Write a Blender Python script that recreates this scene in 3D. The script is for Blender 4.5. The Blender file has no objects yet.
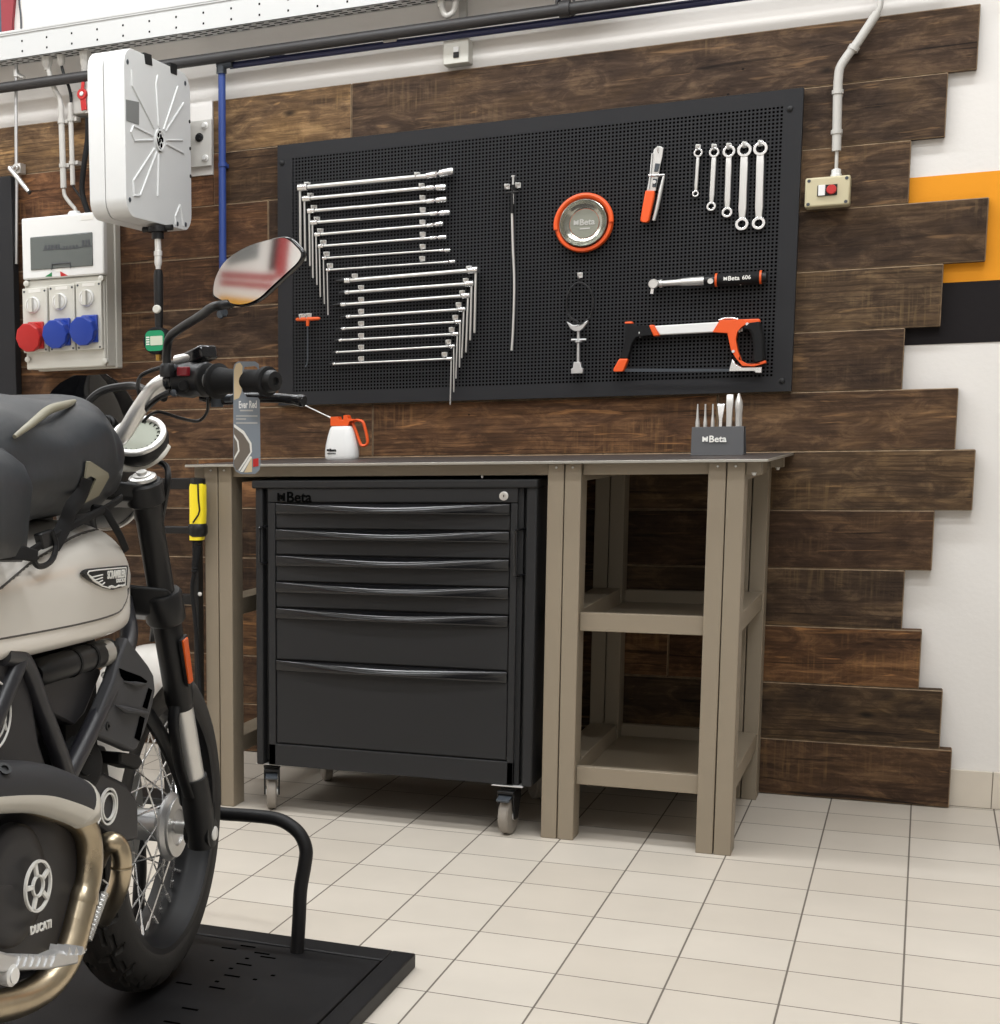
import bpy, math, random
from mathutils import Vector, Matrix
from mathutils.bvhtree import BVHTree
random.seed(7)
PI = math.pi
V = Vector
scene = bpy.context.scene
COL = scene.collection

# ------------------------------------------------------------------ camera (solved from the floor tiles and wall lines)
CAM = V((1.39273745, -4.81169651, 1.05860824))
CR = V((0.88452983, 0.46605381, -0.02002076)); CU = V((-0.04780741, 0.13325968, 0.98992743)); CF = V((-0.46402741, 0.87466319, -0.14015298))
FOC, CX, CY = 1567.2006, 94.01838706716312, 657.5546428862631
def P(px, py, ax, val):
    """the point of the plane  axis=val  that shows at pixel (px, py)"""
    d = CF + CR * ((px - CX) / FOC) - CU * ((py - CY) / FOC)
    return CAM + d * ((val - CAM[ax]) / d[ax])
def RAY(px, py): return (CF + CR * ((px - CX) / FOC) - CU * ((py - CY) / FOC)).normalized()
def PP(px, py, p0, n):
    d = RAY(px, py); return CAM + d * ((p0 - CAM).dot(n) / d.dot(n))
cd = bpy.data.cameras.new('camera'); cam = bpy.data.objects.new('camera', cd); COL.objects.link(cam)
m = Matrix.Identity(4)
for i in range(3): m[i][0] = CR[i]; m[i][1] = CU[i]; m[i][2] = -CF[i]; m[i][3] = CAM[i]
cam.matrix_world = m
cd.sensor_fit = 'AUTO'; cd.sensor_width = 36; cd.lens = FOC * 36 / 1024
cd.shift_x = (500 - CX) / 1024; cd.shift_y = (CY - 512) / 1024
cd.clip_start = .05; cd.clip_end = 60
scene.camera = cam

# ------------------------------------------------------------------ materials
def lin(c):
    if isinstance(c, str): c = tuple(int(c[i:i+2], 16) for i in (0, 2, 4))
    o = []
    for v in c:
        v /= 255; o.append(v / 12.92 if v <= .04045 else ((v + .055) / 1.055) ** 2.4)
    return (*o, 1)
def nodes(name):
    mt = bpy.data.materials.new(name); mt.use_nodes = True
    nt = mt.node_tree; b = nt.nodes['Principled BSDF']
    return mt, nt, b
def N(nt, t, **kw):
    n = nt.nodes.new(t)
    for k, v in kw.items():
        if k in n.inputs.keys() if hasattr(n.inputs, 'keys') else False: n.inputs[k].default_value = v
        else: setattr(n, k, v)
    return n
def mat(name, col, rough=.5, metal=0, var=0, vscale=20, bump=0, bscale=200, coat=0, spec=None, trans=0, rvar=0):
    mt, nt, b = nodes(name)
    c = lin(col)
    b.inputs['Base Color'].default_value = c; b.inputs['Roughness'].default_value = rough; b.inputs['Metallic'].default_value = metal
    if coat: b.inputs['Coat Weight'].default_value = coat; b.inputs['Coat Roughness'].default_value = .08
    if spec is not None: b.inputs['Specular IOR Level'].default_value = spec
    if trans: b.inputs['Transmission Weight'].default_value = trans
    tc = N(nt, 'ShaderNodeTexCoord')
    if var or rvar:
        n = N(nt, 'ShaderNodeTexNoise', Scale=vscale, Detail=4.0); nt.links.new(tc.outputs['Object'], n.inputs['Vector'])
        if var:
            r = N(nt, 'ShaderNodeValToRGB'); nt.links.new(n.outputs['Fac'], r.inputs['Fac'])
            r.color_ramp.elements[0].position = .3; r.color_ramp.elements[1].position = .7
            r.color_ramp.elements[0].color = (*[max(0, v * (1 - var)) for v in c[:3]], 1)
            r.color_ramp.elements[1].color = (*[min(1, v * (1 + var)) for v in c[:3]], 1)
            nt.links.new(r.outputs['Color'], b.inputs['Base Color'])
        if rvar:
            q = N(nt, 'ShaderNodeMapRange'); nt.links.new(n.outputs['Fac'], q.inputs['Value'])
            q.inputs['To Min'].default_value = max(0, rough - rvar); q.inputs['To Max'].default_value = min(1, rough + rvar)
            nt.links.new(q.outputs['Result'], b.inputs['Roughness'])
    if bump:
        n2 = N(nt, 'ShaderNodeTexNoise', Scale=bscale, Detail=3.0); nt.links.new(tc.outputs['Object'], n2.inputs['Vector'])
        bp = N(nt, 'ShaderNodeBump', Strength=bump, Distance=.002); nt.links.new(n2.outputs['Fac'], bp.inputs['Height'])
        nt.links.new(bp.outputs['Normal'], b.inputs['Normal'])
    return mt

M = {}
M['plaster'] = mat('white_plaster', 'e5e1dc', .85, bump=.25, bscale=90)
M['ceiling'] = mat('ceiling_paint', 'f0efec', .9)
M['orange_paint'] = mat('orange_paint', 'e8960c', .75, bump=.2, bscale=90)
M['black_paint'] = mat('black_wall_paint', '1f1c1d', .85, spec=.2, bump=.2, bscale=90)
M['red_paint'] = mat('red_wall_paint', 'a01c20', .6)
M['yellow_paint'] = mat('yellow_wall_paint', 'd89a10', .6)
M['skirt'] = mat('skirting_tile', 'd3c9ba', .35, var=.05, vscale=8)
M['grout'] = mat('grout', '8d8478', .9)
M['taupe'] = mat('taupe_powder_coat', '8d816f', .5, bump=.25, bscale=900)
M['worktop'] = mat('worktop_rubber', '453f3c', .45, bump=.1, bscale=400, spec=0.35)
M['steel_edge'] = mat('worktop_edge', 'aaa79f', .4, .6)
M['cab'] = mat('cabinet_black_paint', '2b2b2c', .5, bump=.15, bscale=700, spec=0.22)
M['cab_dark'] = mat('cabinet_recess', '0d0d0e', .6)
M['gloss_black'] = mat('gloss_black_plastic', '141416', .12)
M['black'] = mat('black_plastic', '161617', .42, spec=0.35)
M['black_matte'] = mat('black_matte_rubber', '161617', .75, spec=0.25)
M['peg'] = mat('pegboard_black', '29292b', .6, bump=.1, bscale=500, spec=0.2)
M['peg_back'] = mat('pegboard_backing', '040404', .95, spec=0)
M['chrome'] = mat('chrome', 'e4e4e4', .2, .85)
M['satin'] = mat('satin_steel', 'd6d5d2', .34, .75)
M['steel_dark'] = mat('dark_steel', '4a4f55', .42, .5)
M['alu'] = mat('aluminium', 'c6c6c6', .42, .85)
M['zinc'] = mat('zinc_bolt', 'e6e5e2', .3, .4)
M['galv'] = mat('painted_cable_tray', 'c9cac9', .45, .2)
M['orange'] = mat('orange_plastic', 'e8581c', .4)
M['orange_dark'] = mat('orange_grip', 'e05a1e', .45)
M['white_plastic'] = mat('white_plastic', 'e3e3e1', .38)
M['reel_white'] = mat('hose_reel_white', 'dbdcdb', .42)
M['grey_plastic'] = mat('light_grey_plastic', 'cbc9c0', .45)
M['conduit'] = mat('grey_conduit', 'bdbab4', .45)
M['beige'] = mat('beige_plastic', 'c3b998', .45)
M['red'] = mat('red_plastic', 'b5201f', .4)
M['blue'] = mat('blue_plastic', '1b3c9c', .35)
M['blue_pipe'] = mat('blue_air_pipe', '2c4485', .4)
M['navy_pipe'] = mat('navy_pipe', '23284c', .4)
M['black_pipe'] = mat('black_pipe', '2c2a2a', .5)
M['green'] = mat('green_face', '128a5c', .4)
M['lcd'] = mat('lcd_face', 'c5cbb8', .3)
M['label_grey'] = mat('grey_label', '7d7f7e', .4)
M['smoke_window'] = mat('smoked_window', '5d6260', .15, trans=.0, coat=.4)
M['window_dark'] = mat('window_breakers', '43464a', .5)
M['yellow'] = mat('yellow_plastic', 'f7df2a', .4)
M['tank'] = mat('pearl_white_paint', 'f0ebe3', .3, coat=.6)
M['tank_panel'] = mat('satin_silver_panel', 'd2cdc4', .34, .25, coat=.3)
M['groove'] = mat('panel_groove', '4a4642', .6)
M['frame'] = mat('black_frame_paint', '26262a', .33)
M['engine'] = mat('engine_dark_grey', '333234', .42, .3, bump=.1, bscale=900, spec=0.3)
M['engine_black'] = mat('engine_black', '131314', .55, spec=0.25)
M['shroud'] = mat('shroud_grey_plastic', '3c3c3e', .55, spec=0.3)
M['exhaust'] = mat('heat_bronzed_exhaust', 'b5a78f', .3, 1, var=.26, vscale=9, rvar=.08)
M['heat_dark'] = mat('heat_shield_dark', '323234', .5, spec=0.25)
M['heat_white'] = mat('heat_shield_pale', 'd8d4ca', .3, coat=.4)
M['tyre'] = mat('tyre_rubber', '32302e', .72, bump=.2, bscale=300, spec=0.25)
M['rim'] = mat('rim_black', '151517', .45, spec=.3)
M['fabric'] = mat('bag_tarpaulin', '2e3135', .42, var=.1, vscale=12, bump=.6, bscale=16, spec=0.3)
M['fabric_dark'] = mat('bag_dark_tarpaulin', '232425', .55, var=.1, vscale=12, bump=.3, bscale=18, spec=0.3)
M['reflect'] = mat('reflective_grey_tape', '86816f', .45)
M['strap'] = mat('webbing', '1b1b1c', .8, spec=0.2)
M['mirror'] = mat('mirror_glass', 'eeeeee', .09, 1)
M['platform'] = mat('lift_platform_black', '181718', .5, var=.2, vscale=6, rvar=.1, spec=0.25)
M['slot'] = mat('slot_dark', '020202', .95, spec=0)
M['amber'] = mat('amber_reflector', 'd8560a', .2, coat=.5)
M['white_mark'] = mat('white_marking', 'e4e2dc', .5)
M['black_mark'] = mat('black_marking', '030303', .9, spec=.05)
M['grey_mark'] = mat('grey_marking', 'b9b7b2', .4)
M['tag_blue'] = mat('tag_card_blue_grey', '7b838c', .3)
M['tag_tan'] = mat('tag_card_tan', 'cdb894', .35)
M['brown_track'] = mat('tag_card_brown', '6e655c', .35)
M['rubber_grey'] = mat('caster_rubber', '8a837a', .6)
M['poster_red'] = mat('banner_red', '8f3038', .6)
M['poster_teal'] = mat('banner_teal', '3a5360', .6)
M['gauge_face'] = mat('gauge_face', 'a5aa9e', .12, .2, coat=.8)
M['smoke_screen'] = mat('smoked_flyscreen', '0e0e11', .06)
M['dish'] = mat('stainless_dish', 'b9b9b0', .2, 1)
M['dish_mid'] = mat('dish_centre', '8f9186', .4, .6)
M['foil'] = mat('silver_sticker', 'a9a69f', .35, .5)
M['green_mark'] = mat('green_mark', '1e7a46', .5)

def wood():
    mt, nt, b = nodes('reclaimed_wood')
    L = nt.links.new
    tc = N(nt, 'ShaderNodeTexCoord'); oi = N(nt, 'ShaderNodeObjectInfo')
    off = N(nt, 'ShaderNodeMath', operation='MULTIPLY'); L(oi.outputs['Random'], off.inputs[0]); off.inputs[1].default_value = 41.0
    cmb = N(nt, 'ShaderNodeCombineXYZ'); L(off.outputs[0], cmb.inputs['X']); L(off.outputs[0], cmb.inputs['Z'])
    add = N(nt, 'ShaderNodeVectorMath', operation='ADD'); L(tc.outputs['Object'], add.inputs[0]); L(cmb.outputs[0], add.inputs[1])
    def mapped(s, rot=0):
        mp = N(nt, 'ShaderNodeMapping'); mp.inputs['Scale'].default_value = s; mp.inputs['Rotation'].default_value = (0, rot, 0); L(add.outputs[0], mp.inputs['Vector']); return mp.outputs[0]
    def noise(s, d=4.0, r=.55, dist=0, rot=0):
        n = N(nt, 'ShaderNodeTexNoise', Scale=1.0, Detail=d, Roughness=r, Distortion=dist); L(mapped(s, rot), n.inputs['Vector']); return n.outputs['Fac']
    def rng(v, a, b_, c=0, d=1):
        n = N(nt, 'ShaderNodeMapRange'); L(v, n.inputs['Value'])
        for k, q in (('From Min', a), ('From Max', b_), ('To Min', c), ('To Max', d)): n.inputs[k].default_value = q
        return n.outputs[0]
    def mul(a, b_):
        n = N(nt, 'ShaderNodeMath', operation='MULTIPLY'); L(a, n.inputs[0])
        if isinstance(b_, (int, float)): n.inputs[1].default_value = b_
        else: L(b_, n.inputs[1])
        return n.outputs[0]
    def mix(a, bb, fac, mode='MIX'):
        n = N(nt, 'ShaderNodeMix', data_type='RGBA', blend_type=mode)
        for s, v in ((0, fac), (6, a), (7, bb)):
            if isinstance(v, (int, float, tuple)): n.inputs[s].default_value = v
            else: L(v, n.inputs[s])
        return n.outputs[2]
    def ramp(v, stops):
        r = N(nt, 'ShaderNodeValToRGB'); L(v, r.inputs['Fac']); e = r.color_ramp.elements
        e[0].position, e[0].color = stops[0][0], lin(stops[0][1]); e[1].position, e[1].color = stops[-1][0], lin(stops[-1][1])
        for p, c in stops[1:-1]: x = e.new(p); x.color = lin(c)
        return r.outputs['Color']
    blot = noise((3.2, 3, 8.5), 6.0, .62, .8)          # broad weathered patches
    grain = noise((5, 10, 95), 6.0, .7, .35)           # fine fibres
    mid = noise((9, 6, 22), 6.0, .7, .9)
    c = ramp(blot, [(.28, '352a22'), (.43, '4d3e33'), (.55, '65523f'), (.68, '7d6649'), (.8, '947a58')])
    c = mix(c, ramp(mid, [(.32, '2e251f'), (.5, '5f5043'), (.68, 'a08a70')]), .5)
    g = ramp(grain, [(.3, '7a7673'), (.5, 'cfcbc6'), (.68, 'ffffff')])
    c = mix(c, g, .8, 'MULTIPLY')
    # long growth lines, only on some of the boards
    wv = N(nt, 'ShaderNodeTexWave', wave_type='BANDS', bands_direction='Z', Scale=13.0, Distortion=7.0, Detail=3.0); wv.inputs['Detail Scale'].default_value = .6
    L(mapped((.5, 1, 1.7)), wv.inputs['Vector'])
    some = rng(noise((1.3, 1, 4), 2.0), .5, .62)
    c = mix(c, lin('2a2019'), mul(mul(rng(wv.outputs['Fac'], .0, .22, 1, 0), some), .6))
    # slanted saw marks
    saw = noise((95, 1, 4), 3.0, .6, 0, .75)
    sm = rng(noise((1.9, 1, 5.5), 3.0), .54, .66)
    c = mix(c, lin('97825f'), mul(mul(rng(saw, .5, .72), sm), .42))
    # cracks and dark stains
    ck = noise((2.2, 2, 46), 4.0, .5, 1.2)
    c = mix(c, lin('120c08'), mul(rng(ck, .63, .72), .85))
    ck2 = noise((4, 2, 40), 3.0, .5, 1.5)
    c = mix(c, lin('a18462'), mul(rng(ck2, .64, .74), .6))
    st = noise((5, 3, 7), 3.0, .5, .4)
    c = mix(c, lin('211913'), mul(rng(st, .6, .78), .65))
    vo = N(nt, 'ShaderNodeTexVoronoi', Scale=1.0); L(mapped((2.6, 3, 6.2)), vo.inputs['Vector'])
    c = mix(c, lin('15100c'), rng(vo.outputs['Distance'], .035, .085, .9, 0))
    vo2 = N(nt, 'ShaderNodeTexVoronoi', Scale=1.0); L(mapped((7, 3, 9)), vo2.inputs['Vector'])
    c = mix(c, lin('0c0907'), rng(vo2.outputs['Distance'], .022, .034, .95, 0))
    c = mix(c, oi.outputs['Color'], 1.0, 'MULTIPLY')
    c = mix(c, rng(oi.outputs['Random'], 0, 1, .78, 1.3), 1.0, 'MULTIPLY')
    L(c, b.inputs['Base Color']); b.inputs['Roughness'].default_value = .78; b.inputs['Specular IOR Level'].default_value = .25
    bp = N(nt, 'ShaderNodeBump', Strength=.6, Distance=.004); L(mid, bp.inputs['Height']); L(bp.outputs['Normal'], b.inputs['Normal'])
    return mt
M['wood'] = wood()
M['wood_edge'] = mat('lit_board_edge', '826e56', .8, var=.35, vscale=40)  # paler plank edges: light caught on the board lips, painted into the colour

def floor_mat():
    mt, nt, b = nodes('floor_tiles'); L = nt.links.new
    tc = N(nt, 'ShaderNodeTexCoord')
    mp = N(nt, 'ShaderNodeMapping'); L(tc.outputs['Object'], mp.inputs['Vector'])
    mp.inputs['Location'].default_value = (0, 2.982 * .2 % .2, 0)
    mp.vector_type = 'POINT'
    br = N(nt, 'ShaderNodeTexBrick'); L(mp.outputs[0], br.inputs['Vector'])
    br.offset = 0; br.squash = 1
    for k, v in {'Scale': 1.0, 'Mortar Size': .0021, 'Mortar Smooth': .25, 'Bias': 0.0, 'Brick Width': .2, 'Row Height': .2}.items(): br.inputs[k].default_value = v
    br.inputs['Color1'].default_value = lin('cac2b6'); br.inputs['Color2'].default_value = lin('c2b9ac'); br.inputs['Mortar'].default_value = lin('6b635a')
    n = N(nt, 'ShaderNodeTexNoise', Scale=5.0, Detail=6.0); L(tc.outputs['Object'], n.inputs['Vector'])
    r = N(nt, 'ShaderNodeMapRange'); L(n.outputs['Fac'], r.inputs['Value']); r.inputs['To Min'].default_value = .9; r.inputs['To Max'].default_value = 1.06
    mx = N(nt, 'ShaderNodeMix', data_type='RGBA', blend_type='MULTIPLY'); mx.inputs[0].default_value = 1
    L(br.outputs['Color'], mx.inputs[6]); L(r.outputs[0], mx.inputs[7]); L(mx.outputs[2], b.inputs['Base Color'])
    q = N(nt, 'ShaderNodeMapRange'); L(br.outputs['Fac'], q.inputs['Value']); q.inputs['To Min'].default_value = .42; q.inputs['To Max'].default_value = .9
    L(q.outputs[0], b.inputs['Roughness'])
    iv = N(nt, 'ShaderNodeMath', operation='SUBTRACT'); iv.inputs[0].default_value = 1; L(br.outputs['Fac'], iv.inputs[1])
    bp = N(nt, 'ShaderNodeBump', Strength=.6, Distance=.003); L(iv.outputs[0], bp.inputs['Height']); L(bp.outputs['Normal'], b.inputs['Normal'])
    return mt
M['floor'] = floor_mat()

# ------------------------------------------------------------------ mesh helpers
def spl(pts, k=6, closed=False):
    pts = [V(p) for p in pts]; n = len(pts); out = []
    rng = n if closed else n - 1
    for i in range(rng):
        p1, p2 = pts[i], pts[(i + 1) % n]
        p0 = pts[i - 1] if (i > 0 or closed) else p1 * 2 - p2
        p3 = pts[(i + 2) % n] if (i + 2 < n or closed) else p2 * 2 - p1
        for j in range(k):
            t = j / k
            out.append(.5 * ((2 * p1) + (p2 - p0) * t + (2 * p0 - 5 * p1 + 4 * p2 - p3) * t * t + (3 * p1 - p0 - 3 * p2 + p3) * t ** 3))
    if not closed: out.append(pts[-1])
    return out
def basis(d):
    d = d.normalized(); a = V((0, 0, 1)) if abs(d.z) < .9 else V((1, 0, 0))
    u = d.cross(a).normalized(); return u, d.cross(u).normalized()
class MB:
    def __init__(s): s.v = []; s.f = []
    def add(s, vs, fs):
        b = len(s.v); s.v += [tuple(p) for p in vs]; s.f += [tuple(b + i for i in f) for f in fs]; return s
    def box(s, lo, hi):
        x0, y0, z0 = lo; x1, y1, z1 = hi
        return s.add([(x0, y0, z0), (x1, y0, z0), (x1, y1, z0), (x0, y1, z0), (x0, y0, z1), (x1, y0, z1), (x1, y1, z1), (x0, y1, z1)],
                     [(0, 3, 2, 1), (4, 5, 6, 7), (0, 1, 5, 4), (1, 2, 6, 5), (2, 3, 7, 6), (3, 0, 4, 7)])
    def bar(s, p0, p1, a, b, side=None):
        p0, p1 = V(p0), V(p1); d = (p1 - p0).normalized()
        if side is None: u, w = basis(d)
        else: u = (V(side) - d * V(side).dot(d)).normalized(); w = d.cross(u)
        vs = []
        for p in (p0, p1):
            for i, j in ((-1, -1), (1, -1), (1, 1), (-1, 1)): vs.append(p + u * (a / 2 * i) + w * (b / 2 * j))
        return s.add(vs, [(0, 3, 2, 1), (4, 5, 6, 7), (0, 1, 5, 4), (1, 2, 6, 5), (2, 3, 7, 6), (3, 0, 4, 7)])
    def tube(s, pts, r, n=12, closed=False, caps=True, flat=None):
        pts = [V(p) for p in pts]; k = len(pts)
        rs = r if isinstance(r, (list, tuple)) else [r] * k
        u = None; vs = []
        for i, p in enumerate(pts):
            if closed: d = (pts[(i + 1) % k] - pts[i - 1]).normalized()
            else: d = (pts[min(i + 1, k - 1)] - pts[max(i - 1, 0)]).normalized()
            if u is None: u = basis(d)[0] if flat is None else (V(flat[0]) - d * V(flat[0]).dot(d)).normalized()
            else:
                u = (u - d * u.dot(d)).normalized()
            w = d.cross(u)
            fu, fw = (1, 1) if flat is None else (1, flat[1])
            for j in range(n):
                a = 2 * PI * j / n; vs.append(p + u * (math.cos(a) * rs[i] * fu) + w * (math.sin(a) * rs[i] * fw))
        fs = []
        for i in range(k if closed else k - 1):
            a, b = i * n, ((i + 1) % k) * n
            for j in range(n): fs.append((a + j, a + (j + 1) % n, b + (j + 1) % n, b + j))
        if caps and not closed:
            fs.append(tuple(reversed(range(n)))); fs.append(tuple((k - 1) * n + j for j in range(n)))
        return s.add(vs, fs)
    def cyl(s, p0, p1, r0, r1=None, n=20): return s.tube([p0, p1], [r0, r0 if r1 is None else r1], n)
    def lathe(s, o, axis, prof, n=32, arc=None):
        """prof: (distance along axis, radius)"""
        o, axis = V(o), V(axis).normalized(); u, w = basis(axis); vs = []; k = len(prof)
        for t, r in prof:
            for j in range(n):
                a = 2 * PI * j / n; vs.append(o + axis * t + u * (math.cos(a) * r) + w * (math.sin(a) * r))
        fs = []
        for i in range(k - 1):
            for j in range(n): fs.append((i * n + j, i * n + (j + 1) % n, (i + 1) * n + (j + 1) % n, (i + 1) * n + j))
        fs.append(tuple(reversed(range(n)))); fs.append(tuple((k - 1) * n + j for j in range(n)))
        return s.add(vs, fs)
    def ring(s, o, axis, r_in, r_out, h, n=36):
        o, axis = V(o), V(axis).normalized()
        u, w = basis(axis); vs = []
        prof = [(-h / 2, r_in), (-h / 2, r_out), (h / 2, r_out), (h / 2, r_in)]
        for t, r in prof:
            for j in range(n):
                a = 2 * PI * j / n; vs.append(o + axis * t + u * (math.cos(a) * r) + w * (math.sin(a) * r))
        fs = []
        for i in range(4):
            i2 = (i + 1) % 4
            for j in range(n): fs.append((i * n + j, i * n + (j + 1) % n, i2 * n + (j + 1) % n, i2 * n + j))
        return s.add(vs, fs)
    def torus(s, o, axis, R, r, n=40, k=10):
        o, axis = V(o), V(axis); u, w = basis(axis)
        return s.tube([o + u * (math.cos(2 * PI * i / n) * R) + w * (math.sin(2 * PI * i / n) * R) for i in range(n)], r, k, closed=True)
    def prism(s, poly, vec):
        poly = [V(p) for p in poly]; vec = V(vec); n = len(poly)
        nn = V((0, 0, 0))
        for i in range(n): nn += poly[i].cross(poly[(i + 1) % n])
        if nn.dot(vec) < 0: poly.reverse()
        vs = poly + [p + vec for p in poly]
        from mathutils.geometry import tessellate_polygon
        tri = [tuple(t) for t in tessellate_polygon([poly])] if n > 4 else None
        caps = [tuple(reversed(range(n))), tuple(range(n, 2 * n))] if not tri else [t for t in tri] + [tuple(n + i for i in reversed(t)) for t in tri]
        fs = caps + [(i, (i + 1) % n, n + (i + 1) % n, n + i) for i in range(n)]
        return s.add(vs, fs)
    def loft(s, rings, caps=True):
        n = len(rings[0]); vs = [p for r in rings for p in r]; fs = []
        for i in range(len(rings) - 1):
            for j in range(n): fs.append((i * n + j, i * n + (j + 1) % n, (i + 1) * n + (j + 1) % n, (i + 1) * n + j))
        if caps: fs.append(tuple(reversed(range(n)))); fs.append(tuple((len(rings) - 1) * n + j for j in range(n)))
        return s.add(vs, fs)
    def sphere(s, c, r, n=16, sc=(1, 1, 1)):
        c = V(c); rings = []
        for i in range(1, n):
            a = PI * i / n
            rings.append([c + V((math.sin(a) * math.cos(2 * PI * j / (2 * n)) * r * sc[0], math.sin(a) * math.sin(2 * PI * j / (2 * n)) * r * sc[1], -math.cos(a) * r * sc[2])) for j in range(2 * n)])
        return s.loft(rings)
    def build(s, name, mt, parent=None, bevel=0, smooth=True, ang=38, seg=2, fix=True):
        me = bpy.data.meshes.new(name); me.from_pydata(s.v, [], s.f); me.update()
        if fix:
            import bmesh
            bm = bmesh.new(); bm.from_mesh(me); bmesh.ops.recalc_face_normals(bm, faces=bm.faces); bm.to_mesh(me); bm.free()
        me.materials.append(mt if not isinstance(mt, str) else M[mt])
        if smooth:
            for p in me.polygons: p.use_smooth = True
            me.set_sharp_from_angle(angle=math.radians(ang))
        o = bpy.data.objects.new(name, me); COL.objects.link(o)
        if parent: par(o, parent)
        if bevel:
            b = o.modifiers.new('Bevel', 'BEVEL'); b.width = bevel; b.segments = seg; b.limit_method = 'ANGLE'; b.angle_limit = math.radians(35)
        return o
def par(o, p):
    o.parent = p
    if p.type == 'EMPTY' and p.parent is None: o.matrix_parent_inverse = Matrix.Translation(-p.location) if p.rotation_euler.z == 0 else (Matrix.Translation(p.location) @ p.rotation_euler.to_matrix().to_4x4()).inverted()
def tag(o, label=None, cat=None, group=None, kind=None):
    if label: o['label'] = label
    if cat: o['category'] = cat
    if group: o['group'] = group
    if kind: o['kind'] = kind
    return o
def thing(name, loc, label, cat, group=None, kind=None):
    o = bpy.data.objects.new(name, None); COL.objects.link(o); o.location = V(loc); o.empty_display_size = .05
    return tag(o, label, cat, group, kind)
def sub(name, parent):
    o = bpy.data.objects.new(name, None); COL.objects.link(o); par(o, parent); return o
def text(name, s, c, xd, ud, width, mt, parent, depth=.0006, bold=0, height=None):
    cu = bpy.data.curves.new('t', 'FONT'); cu.body = s; cu.extrude = .02; cu.offset = bold; cu.resolution_u = 3
    to = bpy.data.objects.new('t', cu); COL.objects.link(to)
    dg = bpy.context.evaluated_depsgraph_get(); me = bpy.data.meshes.new_from_object(to.evaluated_get(dg))
    bpy.data.objects.remove(to); bpy.data.curves.remove(cu)
    xs = [v.co.x for v in me.vertices]; ys = [v.co.y for v in me.vertices]
    w = max(xs) - min(xs); mx = (max(xs) + min(xs)) / 2; my = (max(ys) + min(ys)) / 2; h = max(ys) - min(ys)
    xd = V(xd).normalized(); ud = V(ud).normalized(); nd = xd.cross(ud).normalized(); ud = nd.cross(xd); k = width / w; ky = k if height is None else height / h
    for v in me.vertices:
        a = v.co.copy(); v.co = V(c) + xd * ((a.x - mx) * k) + ud * ((a.y - my) * ky) + nd * (a.z / .02 * depth)
    me.materials.clear(); me.materials.append(M[mt])
    o = bpy.data.objects.new(name, me); COL.objects.link(o); par(o, parent); return o
def shield(name, c, xd, ud, size, mt, parent, depth=.0006):
    """the small square mark with a heart-like notch that stands before the word"""
    xd = V(xd).normalized(); ud = V(ud).normalized(); nd = xd.cross(ud).normalized(); h = size / 2; c = V(c)
    pts = [(-1, 1), (-.55, 1), (-.55, .25), (-.3, .75), (0, .35), (.3, .75), (.55, .25), (.55, 1), (1, 1), (1, -1), (.25, -1), (.5, -.2), (0, -.75), (-.5, -.2), (-.25, -1), (-1, -1)]
    b = MB(); b.prism([c + xd * (x * h) + ud * (y * h) - nd * depth for x, y in pts], nd * (2 * depth))
    return b.build(name, mt, parent)
def bmark(c, xd, ud, width, mt, parent, depth=.0006):
    """the mark and the word beside it"""
    c = V(c); xd = V(xd).normalized()
    shield('logo', c - xd * (width * .5 - width * .12), xd, ud, width * .22, mt, parent, depth)
    return text('lettering', 'Beta', c + xd * (width * .14), xd, ud, width * .7, mt, parent, depth, bold=.02)
EX, EY, EZ = V((1, 0, 0)), V((0, 1, 0)), V((0, 0, 1))

# ================================================================== SETTING
def struct(name, b, mt, **kw): return tag(b.build(name, mt, **kw), kind='structure')
WX0, WX1, WY0, HC = -3.2, 3.2, -6.6, 3.7
b = MB(); b.box((WX0, WY0, -.06), (WX1, .03, 0)); struct('floor', b, 'floor', smooth=False)
b = MB(); b.box((WX0 - .1, .03, 0), (WX1 + .1, .18, HC)); struct('wall_back', b, 'plaster', smooth=False)
b = MB(); b.box((WX0 - .12, WY0, 0), (WX0, .03, HC)); struct('wall_left', b, 'plaster', smooth=False)
b = MB(); b.box((WX1, WY0, 0), (WX1 + .12, .03, HC)); M['grey_wall'] = mat('grey_wall_paint', '8a8884', .9); struct('wall_right', b, 'grey_wall', smooth=False)
b = MB(); b.box((WX0, WY0 - .12, 0), (WX1, WY0, HC)); struct('wall_front', b, 'plaster', smooth=False)
b = MB(); b.box((WX0, WY0, HC), (WX1, .03, HC + .1)); struct('ceiling', b, 'ceiling', smooth=False)
def feat(name, x0, x1, z0, z1, mt, d=.012):
    b = MB(); b.box((x0, WY0, z0), (x1, WY0 + d, z1)); return tag(b.build(name, mt, smooth=False), kind='structure')
def slant(name, x0, x1, z0, h, mt, d=.012, k=-.17):
    zz = lambda x: z0 + k * (x + 3.1)
    b = MB(); b.prism([V((x0, WY0, zz(x0) - h)), V((x1, WY0, zz(x1) - h)), V((x1, WY0, zz(x1))), V((x0, WY0, zz(x0)))], V((0, d, 0))); return tag(b.build(name, mt, smooth=False), kind='structure')
slant('trim_4', WX0, -1.0, 1.80, .6, 'yellow_paint'); slant('trim_5', WX0, -1.5, 2.13, .12, 'red_paint'); slant('trim_6', WX0, -1.5, 2.31, .13, 'red_paint')
feat('trim_7', -1.5, -1.22, 1.95, HC, 'red_paint', .016); feat('trim_8', -1.68, -1.5, 2.12, HC, 'black_paint', .016)
feat('window_1', -3.0, -2.0, 2.42, 3.2, 'label_grey')
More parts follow.
